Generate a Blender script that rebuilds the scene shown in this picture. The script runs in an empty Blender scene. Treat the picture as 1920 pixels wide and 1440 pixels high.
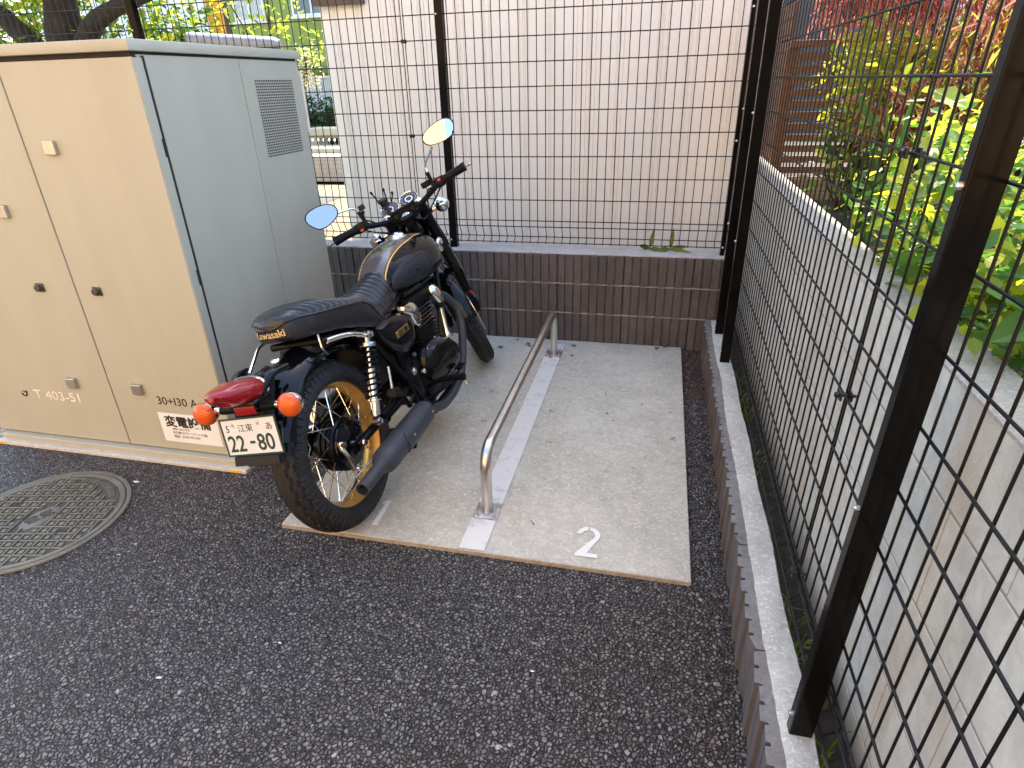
import bpy, bmesh, math, random
import numpy as np
from mathutils import Matrix, Vector
random.seed(7); RNG = np.random.default_rng(11)
SC = bpy.context.scene; COL = SC.collection
R = math.radians; PI = math.pi
# ---------------------------------------------------------------- camera, sky, sun, exposure
cd = bpy.data.cameras.new('camera'); CAM = bpy.data.objects.new('camera', cd); COL.objects.link(CAM)
CAM.location = (-0.20053, -1.58764, 1.48596)
CAM.rotation_euler = (1.110247, 0.0251556, 0.227381)
cd.sensor_width = 36.0; cd.lens = 36.0*1138.366/1920.0
cd.clip_start = 0.03; cd.clip_end = 500
SC.camera = CAM
SUN_EL, SUN_AZ = R(57), R(-1.5)            # azimuth measured from +Y towards +X
w = bpy.data.worlds.new('World'); SC.world = w; w.use_nodes = True
nt = w.node_tree; bg = nt.nodes['Background']
sky = nt.nodes.new('ShaderNodeTexSky'); sky.sky_type = 'NISHITA'; sky.sun_disc = False
sky.sun_elevation = SUN_EL; sky.sun_rotation = SUN_AZ; sky.air_density = 1.0; sky.dust_density = 1.4; sky.ozone_density = 1.0
nt.links.new(sky.outputs[0], bg.inputs[0]); bg.inputs[1].default_value = 0.15
sl = bpy.data.lights.new('sun', 'SUN'); sl.energy = 3.4; sl.angle = R(0.5); sl.color = (1, .91, .78)
so = bpy.data.objects.new('sun', sl); COL.objects.link(so); so.location = (0, 0, 10)
sdir = Vector((math.cos(SUN_EL)*math.sin(SUN_AZ), math.cos(SUN_EL)*math.cos(SUN_AZ), math.sin(SUN_EL)))
so.rotation_euler = sdir.to_track_quat('Z', 'Y').to_euler()
SC.view_settings.view_transform = 'Standard'; SC.view_settings.look = 'None'
SC.view_settings.exposure = 2.35; SC.view_settings.gamma = 1.0
SC.render.engine = 'CYCLES'
SC.cycles.max_bounces = 8; SC.cycles.diffuse_bounces = 4; SC.cycles.glossy_bounces = 4; SC.cycles.transmission_bounces = 6

# ---------------------------------------------------------------- materials
def new_mat(name):
    m = bpy.data.materials.new(name); m.use_nodes = True
    return m, m.node_tree, m.node_tree.nodes['Principled BSDF']
def N(nt, t, **kw):
    n = nt.nodes.new(t)
    for k, v in kw.items(): setattr(n, k, v)
    return n
def coords(nt, scale=(1, 1, 1), kind='Object'):
    tc = N(nt, 'ShaderNodeTexCoord'); mp = N(nt, 'ShaderNodeMapping'); mp.inputs['Scale'].default_value = scale
    nt.links.new(tc.outputs[kind], mp.inputs[0]); return mp.outputs[0]
def noise(nt, co, scale, detail=4, rough=.6, dist=0):
    n = N(nt, 'ShaderNodeTexNoise'); n.inputs['Scale'].default_value = scale; n.inputs['Detail'].default_value = detail
    n.inputs['Roughness'].default_value = rough; n.inputs['Distortion'].default_value = dist
    nt.links.new(co, n.inputs['Vector']); return n.outputs['Fac']
def ramp(nt, fac, stops):
    r = N(nt, 'ShaderNodeValToRGB'); e = r.color_ramp.elements
    while len(e) < len(stops): e.new(.5)
    for i, (p, c) in enumerate(stops):
        e[i].position = p; e[i].color = (*c, 1) if len(c) == 3 else c
    nt.links.new(fac, r.inputs[0]); return r.outputs[0]
def mixc(nt, fac, a, b, mode='MIX'):
    m = N(nt, 'ShaderNodeMix', data_type='RGBA', blend_type=mode)
    for s, v in ((0, fac), (6, a), (7, b)):
        if hasattr(v, 'links') or isinstance(v, bpy.types.NodeSocket): nt.links.new(v, m.inputs[s])
        elif s == 0: m.inputs[0].default_value = v
        else: m.inputs[s].default_value = (*v, 1)
    return m.outputs[2]
def math_(nt, op, a, b=0.0):
    m = N(nt, 'ShaderNodeMath', operation=op)
    for s, v in ((0, a), (1, b)):
        if isinstance(v, bpy.types.NodeSocket): nt.links.new(v, m.inputs[s])
        else: m.inputs[s].default_value = v
    return m.outputs[0]
def bump(nt, bs, h, strength=.3, dist=.01):
    b = N(nt, 'ShaderNodeBump'); b.inputs['Strength'].default_value = strength; b.inputs['Distance'].default_value = dist
    nt.links.new(h, b.inputs['Height']); nt.links.new(b.outputs[0], bs.inputs['Normal']); return b
def simple(name, col, rough=.5, metal=0., var=.15, vscale=8, bstr=0., bscale=200, coat=0., spec=None, rvar=0.):
    m, nt, bs = new_mat(name); co = coords(nt)
    f = noise(nt, co, vscale, 5)
    c2 = tuple(max(0, c*(1-var)) for c in col); c3 = tuple(min(1, c*(1+var)) for c in col)
    nt.links.new(ramp(nt, f, [(.3, c2), (.7, c3)]), bs.inputs['Base Color'])
    bs.inputs['Roughness'].default_value = rough; bs.inputs['Metallic'].default_value = metal
    bs.inputs['Coat Weight'].default_value = coat; bs.inputs['Coat Roughness'].default_value = .03
    if spec is not None: bs.inputs['Specular IOR Level'].default_value = spec
    if rvar:
        f2 = noise(nt, co, vscale*3, 6)
        nt.links.new(ramp(nt, f2, [(.3, (rough-rvar,)*3), (.7, (rough+rvar,)*3)]), bs.inputs['Roughness'])
    if bstr: bump(nt, bs, noise(nt, co, bscale, 3), bstr, .002)
    return m

MT = {}
def asphalt():
    m, nt, bs = new_mat('asphalt'); co = coords(nt)
    # warped coordinates give the stones irregular outlines
    nz = N(nt, 'ShaderNodeTexNoise'); nz.inputs['Scale'].default_value = 90; nz.inputs['Detail'].default_value = 2
    nt.links.new(co, nz.inputs['Vector'])
    wv = N(nt, 'ShaderNodeVectorMath', operation='SCALE'); wv.inputs['Scale'].default_value = .009
    nt.links.new(nz.outputs['Color'], wv.inputs[0])
    ad = N(nt, 'ShaderNodeVectorMath', operation='ADD'); nt.links.new(co, ad.inputs[0]); nt.links.new(wv.outputs[0], ad.inputs[1])
    def vor(scale, feat):
        v = N(nt, 'ShaderNodeTexVoronoi', feature=feat); v.inputs['Scale'].default_value = scale
        nt.links.new(ad.outputs[0], v.inputs['Vector']); return v
    v1 = vor(84, 'F1'); e1 = vor(84, 'DISTANCE_TO_EDGE'); v2 = vor(230, 'F1')
    hue = N(nt, 'ShaderNodeSeparateColor'); nt.links.new(v1.outputs['Color'], hue.inputs[0])
    big = noise(nt, co, 1.1, 3)
    col = ramp(nt, hue.outputs[0], [(0, (.090, .087, .085)), (.4, (.135, .131, .128)), (.8, (.180, .175, .171)), (.97, (.225, .22, .213)), (1, (.28, .275, .265))])
    col = mixc(nt, ramp(nt, big, [(.4, (0, 0, 0)), (.65, (.55, .55, .55))]), col, (.05, .036, .03), 'MULTIPLY') if False else col
    tint = ramp(nt, big, [(.40, (1.04, 1.03, 1.03)), (.62, (.98, .87, .80))])
    col = mixc(nt, 1.0, col, tint, 'MULTIPLY')
    inn = noise(nt, co, 330, 3, .7); gn = noise(nt, co, 55, 3, .6)
    col = mixc(nt, 1.0, col, ramp(nt, inn, [(.3, (.68, .68, .68)), (.7, (1.3, 1.3, 1.3))]), 'MULTIPLY')
    ed = math_(nt, 'ADD', e1.outputs['Distance'], math_(nt, 'MULTIPLY', math_(nt, 'SUBTRACT', gn, .55), .22))
    gap = ramp(nt, ed, [(0, (.02, .02, .02)), (.07, (.12, .12, .12)), (.17, (1, 1, 1))])
    col = mixc(nt, 1.0, col, gap, 'MULTIPLY')
    spk = ramp(nt, hue.outputs[1], [(.9992, (0, 0, 0)), (.9998, (1, 1, 1))])
    col = mixc(nt, spk, col, (.42, .4, .36))
    nt.links.new(col, bs.inputs['Base Color'])
    bs.inputs['Roughness'].default_value = .62
    # height: rounded stones at random levels
    dome = math_(nt, 'SUBTRACT', 1.0, math_(nt, 'MULTIPLY', v1.outputs['Distance'], 1.15))
    edge = ramp(nt, e1.outputs['Distance'], [(0, (0, 0, 0)), (.22, (1, 1, 1))])
    lvl = math_(nt, 'MULTIPLY', hue.outputs[2], 1.0)
    df = N(nt, 'ShaderNodeVectorMath', operation='SUBTRACT'); nt.links.new(ad.outputs[0], df.inputs[0]); nt.links.new(v1.outputs['Position'], df.inputs[1])
    rd = N(nt, 'ShaderNodeVectorMath', operation='SUBTRACT'); nt.links.new(v1.outputs['Color'], rd.inputs[0]); rd.inputs[1].default_value = (.5, .5, .5)
    dt = N(nt, 'ShaderNodeVectorMath', operation='DOT_PRODUCT'); nt.links.new(df.outputs[0], dt.inputs[0]); nt.links.new(rd.outputs[0], dt.inputs[1])
    tilt = math_(nt, 'MULTIPLY', dt.outputs['Value'], 230.0)
    h = math_(nt, 'MULTIPLY', math_(nt, 'ADD', math_(nt, 'ADD', math_(nt, 'MULTIPLY', dome, .6), math_(nt, 'MULTIPLY', lvl, .9)), tilt), edge)
    h = math_(nt, 'ADD', h, math_(nt, 'MULTIPLY', v2.outputs['Distance'], -.25))
    bump(nt, bs, h, 1.0, .0075)
    return m
MT['asphalt'] = asphalt()
def concrete(name, c1, c2, c3, scale=3, bstr=.25, fleck=1.0):
    m, nt, bs = new_mat(name); co = coords(nt)
    a = noise(nt, co, scale, 8, .62, .6); b = noise(nt, co, scale*7, 6, .7, .8); d = noise(nt, co, 160, 3)
    col = ramp(nt, a, [(.32, c1), (.5, c2), (.68, c3)])
    col = mixc(nt, .55, col, ramp(nt, b, [(.3, tuple(x*.72 for x in c2)), (.7, tuple(min(1, x*1.22) for x in c2))]), 'MIX')
    # pale trowel flecks and dark pores
    fl = noise(nt, coords(nt, (1, 1.3, 1)), 46, 3, .7, 1.8)
    col = mixc(nt, ramp(nt, fl, [(.52, (0, 0, 0)), (.66, (.6*fleck,)*3)]), col, tuple(min(1, x*1.35) for x in c3))
    pr = N(nt, 'ShaderNodeTexVoronoi'); pr.inputs['Scale'].default_value = 60; nt.links.new(co, pr.inputs['Vector'])
    col = mixc(nt, ramp(nt, pr.outputs['Distance'], [(.05, (.5, .5, .5)), (.1, (0, 0, 0))]), col, tuple(x*.4 for x in c1))
    nt.links.new(col, bs.inputs['Base Color']); bs.inputs['Roughness'].default_value = .85
    bump(nt, bs, math_(nt, 'ADD', b, math_(nt, 'MULTIPLY', d, .5)), bstr, .004)
    return m
MT['pad'] = concrete('pad_concrete', (.30, .29, .222), (.425, .405, .322), (.55, .52, .425), 3.4, .5)
MT['strip'] = concrete('strip_mortar', (.30, .30, .255), (.44, .435, .38), (.62, .61, .54), 9, .5)
MT['coping'] = concrete('coping_mortar', (.26, .26, .25), (.34, .34, .33), (.42, .42, .41), 9, .4)
def cbmat():
    m = concrete('block_concrete', (.44, .435, .37), (.60, .595, .51), (.70, .69, .60), 2.2, .7, fleck=0); nt = m.node_tree; bs = nt.nodes['Principled BSDF']
    src = bs.inputs['Base Color'].links[0].from_socket
    st = noise(nt, coords(nt, (1, 1.7, .8)), 2.0, 6, .62, .6); s2 = noise(nt, coords(nt, (1, 1, 1)), 9.0, 6, .7)
    c = mixc(nt, ramp(nt, st, [(.47, (0, 0, 0)), (.70, (.6, .6, .6))]), src, (.40, .34, .26))
    c = mixc(nt, ramp(nt, s2, [(.5, (0, 0, 0)), (.75, (.5, .5, .5))]), c, (.36, .37, .36))
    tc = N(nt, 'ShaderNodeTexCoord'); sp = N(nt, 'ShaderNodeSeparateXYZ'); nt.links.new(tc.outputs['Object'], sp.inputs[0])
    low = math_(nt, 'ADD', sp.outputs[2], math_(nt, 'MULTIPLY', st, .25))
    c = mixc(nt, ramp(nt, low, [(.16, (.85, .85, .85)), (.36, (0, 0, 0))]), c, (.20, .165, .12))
    nt.links.new(c, bs.inputs['Base Color']); return m
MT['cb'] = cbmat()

def paint(name, col, wear=.5):
    m, nt, bs = new_mat(name); co = coords(nt)
    a = noise(nt, co, 26, 8, .75); a2 = noise(nt, co, 4.5, 3, .6)
    f = ramp(nt, math_(nt, 'ADD', math_(nt, 'MULTIPLY', a, .6), math_(nt, 'MULTIPLY', a2, .4)), [(wear+.03, (0, 0, 0)), (wear+.13, (.75, .75, .75))])
    c = mixc(nt, f, col, (.36, .36, .36)); nt.links.new(c, bs.inputs['Base Color']); bs.inputs['Roughness'].default_value = .7
    bump(nt, bs, a, .15, .001); return m
MT['stripe'] = paint('white_paint_worn', (.63, .62, .555), .49)
MT['number'] = paint('white_paint', (.72, .71, .64), .62)
MT['tan'] = simple('tan_formwork', (.30, .27, .225), .95, var=.25, vscale=30, bstr=.4, bscale=80)
def ribblock(name, base):
    m, nt, bs = new_mat(name); co = coords(nt)
    v = N(nt, 'ShaderNodeTexNoise'); v.inputs['Scale'].default_value = 5.0; v.inputs['Detail'].default_value = 3
    nt.links.new(coords(nt, (1, 1, .55)), v.inputs['Vector'])
    f = noise(nt, coords(nt, (1, 1, .3)), 40, 5, .7); g = noise(nt, co, 320, 2)
    col = ramp(nt, v.outputs['Fac'], [(.35, tuple(x*.86 for x in base)), (.65, tuple(x*1.16 for x in base))])
    col = mixc(nt, 1.0, col, ramp(nt, f, [(.3, (.75, .72, .72)), (.7, (1.2, 1.2, 1.2))]), 'MULTIPLY')
    col = mixc(nt, 1.0, col, ramp(nt, g, [(.3, (.8, .8, .8)), (.7, (1.15, 1.15, 1.15))]), 'MULTIPLY')
    nt.links.new(col, bs.inputs['Base Color']); bs.inputs['Roughness'].default_value = .93
    bump(nt, bs, math_(nt, 'ADD', f, g), .6, .002); return m
MT['rib'] = ribblock('rib_block', (.092, .088, .088)); MT['ribtop'] = ribblock('rib_block_top', (.19, .187, .175))
MT['joint'] = simple('mortar', (.27, .25, .225), .95, var=.3, vscale=40)
MT['soil'] = simple('soil', (.05, .042, .033), .95, var=.5, vscale=30, bstr=.9, bscale=60)
MT['fence'] = simple('fence_coating', (.006, .006, .006), .42, var=.3, vscale=20, spec=.22)
MT['post'] = simple('post_coating', (.005, .005, .005), .16, var=.3, vscale=6, rvar=.03, spec=.09)
MT['clip'] = simple('clip_black', (.012, .012, .012), .4)
MT['bolt'] = simple('zinc_bolt', (.55, .54, .5), .35, 1, .2, 60)
MT['steel'] = None
def stainless():
    m, nt, bs = new_mat('stainless_tube')
    f = noise(nt, coords(nt, (1, 1, 1)), 5, 4)
    g = noise(nt, coords(nt, (60, 4, 60)), 8, 3)
    nt.links.new(ramp(nt, f, [(.3, (.58, .55, .51)), (.7, (.78, .76, .73))]), bs.inputs['Base Color'])
    bs.inputs['Metallic'].default_value = 1; bs.inputs['Roughness'].default_value = .30; return m
MT['steel'] = stainless(); MT['plate'] = simple('galvanised_plate', (.42, .42, .42), .42, .85, .25, 30)
def cabinet_paint():
    m, nt, bs = new_mat('cabinet_paint'); co = coords(nt)
    f = noise(nt, coords(nt, (3, 3, .6)), 3, 6, .6); g = noise(nt, co, 380, 2)
    nt.links.new(ramp(nt, f, [(.3, (.395, .395, .315)), (.7, (.43, .43, .345))]), bs.inputs['Base Color'])
    bs.inputs['Roughness'].default_value = .42; bs.inputs['Specular IOR Level'].default_value = .45
    bump(nt, bs, g, .22, .0006); return m
MT['cab'] = cabinet_paint()
MT['wf'] = simple('flange_sunlit_white', (.75, .75, .72), .5)  # whiter than the cabinet paint: sunlight on its rear edge put into the colour
MT['cabshade'] = simple('cabinet_gap_shade', (.02, .018, .016), .8)  # near-black painted in for the shade inside seams and vent holes
MT['plinth'] = concrete('plinth_concrete', (.42, .41, .34), (.50, .485, .41), (.57, .55, .47), 6, .3)
MT['stsilver'] = simple('satin_metal', (.50, .48, .43), .35, .9, .1, 30)
MT['darklock'] = simple('dark_lock', (.10, .09, .085), .4, .7, .2, 60)
MT['inkblack'] = simple('ink_black', (.012, .011, .011), .6); MT['inkwhite'] = simple('ink_white', (.80, .76, .66), .6)
MT['inkgrey'] = simple('ink_grey', (.20, .19, .18), .6); MT['sticker'] = simple('sticker_white', (.76, .79, .80), .55, var=.03)
MT['yellow'] = simple('yellow_reflector', (.75, .42, .03), .35); MT['iron'] = None
def iron():
    m, nt, bs = new_mat('cast_iron'); co = coords(nt)
    f = noise(nt, co, 12, 6); g = noise(nt, co, 260, 2)
    nt.links.new(ramp(nt, f, [(.3, (.125, .12, .088)), (.7, (.20, .195, .145))]), bs.inputs['Base Color'])
    bs.inputs['Roughness'].default_value = .62; bs.inputs['Metallic'].default_value = .25
    bump(nt, bs, g, .3, .001); return m
MT['iron'] = iron()
MT['ironlow'] = simple('cast_iron_recess', (.075, .07, .058), .8, .1, .3, 30)
# motorcycle
MT['gloss'] = simple('gloss_black', (.003, .003, .004), .06, var=.2, spec=.3)
def tankmat():
    m, nt, bs = new_mat('tank_paint')
    tc = N(nt, 'ShaderNodeTexCoord'); sp = N(nt, 'ShaderNodeSeparateXYZ'); nt.links.new(tc.outputs['Object'], sp.inputs[0])
    ay = math_(nt, 'ABSOLUTE', sp.outputs[1])
    wob = math_(nt, 'MULTIPLY', math_(nt, 'SUBTRACT', 1.0, math_(nt, 'MULTIPLY', math_(nt, 'ABSOLUTE', math_(nt, 'SUBTRACT', sp.outputs[0], .86)), .75)), .080)
    d = math_(nt, 'SUBTRACT', ay, wob)
    col = ramp(nt, math_(nt, 'ADD', math_(nt, 'MULTIPLY', d, 20), .5), [(.0, (.11, .105, .11)), (.40, (.003, .003, .004)), (.48, (.75, .44, .12)), (.585, (.003, .003, .004))])
    nt.nodes[-1].color_ramp.interpolation = 'CONSTANT'
    for n in nt.nodes:
        if n.type == 'VALTORGB': n.color_ramp.interpolation = 'CONSTANT'
    fl = N(nt, 'ShaderNodeTexVoronoi'); fl.inputs['Scale'].default_value = 900
    nt.links.new(tc.outputs['Object'], fl.inputs['Vector'])
    nt.links.new(col, bs.inputs['Base Color'])
    met = ramp(nt, math_(nt, 'ADD', math_(nt, 'MULTIPLY', d, 20), .5), [(.0, (.5,)*3), (.40, (0, 0, 0))])
    for n in nt.nodes:
        if n.type == 'VALTORGB': n.color_ramp.interpolation = 'CONSTANT'
    nt.links.new(met, bs.inputs['Metallic'])
    bs.inputs['Specular IOR Level'].default_value = .08; bs.inputs['Roughness'].default_value = .22; bs.inputs['Coat Weight'].default_value = .6; bs.inputs['Coat Roughness'].default_value = .015; bs.inputs['Coat IOR'].default_value = 1.30
    return m
MT['tank'] = tankmat()
MT['satin'] = simple('satin_black', (.004, .004, .0045), .30, var=.3, vscale=20, spec=.14)
MT['matte'] = simple('matte_black_exhaust', (.040, .043, .050), .50, .15, .2, 25, bstr=.25, bscale=350, spec=.4)
MT['engine'] = simple('engine_black', (.007, .007, .008), .38, .1, .3, 30, bstr=.15, bscale=300, spec=.3)
MT['enginegloss'] = simple('engine_gloss_cover', (.005, .005, .006), .12, .0, .3, 15, spec=.3)
MT['chrome'] = simple('chrome', (.78, .77, .75), .07, 1, .05, 10)
MT['dullchrome'] = simple('dull_chrome', (.52, .51, .50), .25, 1, .2, 30)
MT['alu'] = simple('fin_edges', (.42, .42, .41), .35, 1, .2, 40)
MT['gold'] = simple('gold_rim', (.60, .34, .085), .36, .65, .15, 20, rvar=.07)
MT['goldink'] = simple('gold_ink', (.62, .50, .25), .45, .4, .1, 60)
MT['goldbadge'] = simple('gold_badge', (.60, .42, .17), .3, 1, .2, 60)
MT['rubber'] = simple('tyre_rubber', (.017, .017, .018), .62, var=.35, spec=.35, vscale=25, bstr=.2, bscale=260)
MT['grip'] = simple('grip_rubber', (.005, .005, .0055), .45, var=.3, spec=.14)
def vinyl():
    m, nt, bs = new_mat('seat_vinyl'); co = coords(nt)
    nt.links.new(ramp(nt, noise(nt, co, 12, 4), [(.3, (.010, .010, .011)), (.7, (.016, .016, .017))]), bs.inputs['Base Color'])
    bs.inputs['Roughness'].default_value = .25
    v = N(nt, 'ShaderNodeTexVoronoi'); v.inputs['Scale'].default_value = 420; nt.links.new(co, v.inputs['Vector'])
    bump(nt, bs, v.outputs['Distance'], .22, .0008); return m
MT['seat'] = vinyl()
MT['kneepad'] = simple('knee_pad_rubber', (.014, .015, .018), .5, var=.2, spec=.3, bstr=.2, bscale=400)
def lens(name, col, rough=.08):
    m, nt, bs = new_mat(name); co = coords(nt)
    w_ = N(nt, 'ShaderNodeTexWave', bands_direction='Z'); w_.inputs['Scale'].default_value = 38; nt.links.new(co, w_.inputs['Vector'])
    nt.links.new(mixc(nt, .25, col, ramp(nt, w_.outputs['Fac'], [(0, tuple(c*.5 for c in col)), (1, tuple(min(1, c*1.5) for c in col))])), bs.inputs['Base Color'])
    bs.inputs['Roughness'].default_value = .3; bs.inputs['Coat Weight'].default_value = .7; bs.inputs['Coat Roughness'].default_value = rough; bs.inputs['Specular IOR Level'].default_value = .2
    bs.inputs['Subsurface Weight'].default_value = .1; bs.inputs['Subsurface Radius'].default_value = (.02, .008, .003); bs.inputs['Subsurface Scale'].default_value = .5
    bump(nt, bs, w_.outputs['Fac'], .15, .001); return m
MT['redlens'] = lens('red_lens', (.24, .004, .008)); MT['amber'] = lens('amber_lens', (.62, .095, .006))
MT['mirror'] = simple('mirror_glass', (.62, .62, .64), .01, 1, .0)
MT['platewhite'] = simple('plate_white', (.64, .68, .70), .45, var=.03, vscale=20)
MT['plategreen'] = simple('plate_green', (.012, .045, .028), .4)
MT['dial'] = simple('dial_black', (.008, .008, .010), .25, spec=.3); MT['dialwhite'] = simple('dial_white', (.75, .75, .72), .4, coat=1)
MT['red'] = simple('red_plastic', (.55, .03, .03), .4)
MT['bluean'] = simple('blue_anodised', (.02, .12, .45), .25, 1)
MT['blackplastic'] = simple('black_plastic', (.009, .009, .010), .5, spec=.25, bstr=.2, bscale=400)
MT['sidegloss'] = MT['gloss']

# ---------------------------------------------------------------- mesh helper
class MB:
    def __init__(s): s.v = []; s.f = []; s.mi = []; s.cur = 0
    def add(s, vs, fs):
        o = len(s.v); s.v += [tuple(map(float, v)) for v in vs]; s.f += [tuple(i+o for i in f) for f in fs]; s.mi += [s.cur]*len(fs); return s
    def box(s, x0, x1, y0, y1, z0, z1, M=None, bev=0):
        if bev > 0:
            bm = bmesh.new(); bmesh.ops.create_cube(bm, size=1)
            for v in bm.verts: v.co = Vector(((x0+x1)/2+v.co.x*(x1-x0), (y0+y1)/2+v.co.y*(y1-y0), (z0+z1)/2+v.co.z*(z1-z0)))
            bmesh.ops.bevel(bm, geom=bm.edges[:], offset=bev, segments=2, affect='EDGES', profile=.5)
            bm.verts.ensure_lookup_table(); vs = [v.co.copy() for v in bm.verts]; fs = [[v.index for v in f.verts] for f in bm.faces]; bm.free()
        else:
            vs = [Vector(p) for p in ((x0, y0, z0), (x1, y0, z0), (x1, y1, z0), (x0, y1, z0), (x0, y0, z1), (x1, y0, z1), (x1, y1, z1), (x0, y1, z1))]
            fs = [(0, 3, 2, 1), (4, 5, 6, 7), (0, 1, 5, 4), (1, 2, 6, 5), (2, 3, 7, 6), (3, 0, 4, 7)]
        if M is not None: vs = [M @ v for v in vs]
        return s.add(vs, fs)
    def tube(s, path, r, n=10, closed=False, caps=True):
        P = [Vector(p) for p in path]; m = len(P); rs = r if hasattr(r, '__len__') else [r]*m
        up = None; vs = []
        for i in range(m):
            if closed: t = (P[(i+1) % m]-P[i-1])
            else: t = P[min(i+1, m-1)]-P[max(i-1, 0)]
            t.normalize()
            if up is None:
                a = Vector((0, 0, 1)) if abs(t.z) < .9 else Vector((1, 0, 0)); up = (a-t*a.dot(t)).normalized()
            else: up = (up-t*up.dot(t)).normalized()
            b = t.cross(up)
            for k in range(n):
                an = 2*PI*k/n; vs.append(P[i]+(up*math.cos(an)+b*math.sin(an))*rs[i])
        fs = []
        for i in range(m if closed else m-1):
            for k in range(n):
                a = i*n+k; b2 = i*n+(k+1) % n; c = ((i+1) % m)*n+(k+1) % n; d = ((i+1) % m)*n+k; fs.append((a, b2, c, d))
        if caps and not closed: fs += [tuple(range(n-1, -1, -1)), tuple((m-1)*n+k for k in range(n))]
        return s.add(vs, fs)
    def lathe(s, prof, c, axis, n=32, closed=False, a0=0, a1=2*PI):
        # prof: (t along axis, radius)
        ax = Vector(axis).normalized(); c = Vector(c); a = Vector((0, 0, 1)) if abs(ax.z) < .9 else Vector((1, 0, 0))
        u = (a-ax*a.dot(ax)).normalized(); v = ax.cross(u); vs = []
        for t, r in prof:
            for k in range(n): vs.append(c+ax*t+(u*math.cos(2*PI*k/n)+v*math.sin(2*PI*k/n))*max(r, 1e-5))
        fs = []; m = len(prof)
        for i in range(m if closed else m-1):
            j = (i+1) % m
            for k in range(n): fs.append((i*n+k, i*n+(k+1) % n, j*n+(k+1) % n, j*n+k))
        return s.add(vs, fs)
    def loft(s, rings, caps=True):
        n = len(rings[0]); vs = [p for r in rings for p in r]; fs = []
        for i in range(len(rings)-1):
            for k in range(n): fs.append((i*n+k, i*n+(k+1) % n, (i+1)*n+(k+1) % n, (i+1)*n+k))
        if caps: fs += [tuple(range(n-1, -1, -1)), tuple((len(rings)-1)*n+k for k in range(n))]
        return s.add(vs, fs)
    def ell(s, c, r, n=20, m=12, M=None, pw=1.0):
        vs = []; fs = []
        for i in range(m+1):
            ph = PI*i/m
            for k in range(n):
                th = 2*PI*k/n; f = lambda x: math.copysign(abs(x)**pw, x)
                p = Vector((r[0]*f(math.sin(ph))*f(math.cos(th)), r[1]*f(math.sin(ph))*f(math.sin(th)), r[2]*f(math.cos(ph))))
                if M is not None: p = M @ p
                vs.append(Vector(c)+p)
        for i in range(m):
            for k in range(n): fs.append((i*n+k, (i+1)*n+k, (i+1)*n+(k+1) % n, i*n+(k+1) % n))
        return s.add(vs, fs)
    def prism(s, poly, f0, f1):
        # poly list of 2d, f0/f1 map 2d->3d
        n = len(poly); vs = [f0(*p) for p in poly]+[f1(*p) for p in poly]
        fs = [tuple(range(n-1, -1, -1)), tuple(range(n, 2*n))]+[(i, (i+1) % n, n+(i+1) % n, n+i) for i in range(n)]
        return s.add(vs, fs)
    def build(s, name, mat, parent=None, smooth=True, ang=38, T=None, dd=True):
        me = bpy.data.meshes.new(name)
        vs = s.v if T is None else [T(v) for v in s.v]
        me.from_pydata(vs, [], s.f)
        mats = mat if isinstance(mat, (list, tuple)) else [mat]
        for m in mats: me.materials.append(m)
        if len(mats) > 1: me.polygons.foreach_set('material_index', s.mi)
        bm = bmesh.new(); bm.from_mesh(me)
        if dd: bmesh.ops.remove_doubles(bm, verts=bm.verts, dist=2e-6)
        bmesh.ops.recalc_face_normals(bm, faces=bm.faces)
        if smooth:
            for f in bm.faces: f.smooth = True
            for e in bm.edges:
                if len(e.link_faces) == 2 and e.calc_face_angle(0) > R(ang): e.smooth = False
        bm.to_mesh(me); bm.free(); me.update()
        o = bpy.data.objects.new(name, me); COL.objects.link(o)
        if parent is not None: o.parent = parent
        return o
def raw(name, vs, fs, mat, parent=None, mi=None):
    me = bpy.data.meshes.new(name); me.from_pydata(vs, [], fs)
    for m in (mat if isinstance(mat, (list, tuple)) else [mat]): me.materials.append(m)
    if mi is not None: me.polygons.foreach_set('material_index', mi)
    me.update(); o = bpy.data.objects.new(name, me); COL.objects.link(o)
    if parent is not None: o.parent = parent
    return o
def tag(o, label=None, cat=None, group=None, kind=None):
    if label: o['label'] = label
    if cat: o['category'] = cat
    if group: o['group'] = group
    if kind: o['kind'] = kind
    return o
def empty(name, loc=(0, 0, 0)):
    o = bpy.data.objects.new(name, None); COL.objects.link(o); o.location = loc; o.empty_display_size = .1; return o
def shift(o, par):   # child geometry written in world coordinates under an unrotated parent
    o.parent = par; o.location = Vector(o.location)-par.location; return o
def bez(pts, n=10):
    # Catmull-Rom through the points
    P = [Vector(p) for p in pts]; out = []
    for i in range(len(P)-1):
        p0 = P[max(i-1, 0)]; p1 = P[i]; p2 = P[i+1]; p3 = P[min(i+2, len(P)-1)]
        for k in range(n):
            t = k/n; out.append(.5*((2*p1)+(p2-p0)*t+(2*p0-5*p1+4*p2-p3)*t*t+(3*p1-p0-3*p2+p3)*t**3))
    out.append(P[-1]); return out
def rounded(pts, r, n=8):
    P = [Vector(p) for p in pts]; out = [P[0]]
    for i in range(1, len(P)-1):
        a = (P[i-1]-P[i]).normalized(); b = (P[i+1]-P[i]).normalized(); A = P[i]+a*r; B = P[i]+b*r
        for k in range(n+1):
            t = k/n; out.append((1-t)**2*A+2*t*(1-t)*P[i]+t*t*B)
    out.append(P[-1]); return out
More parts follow.
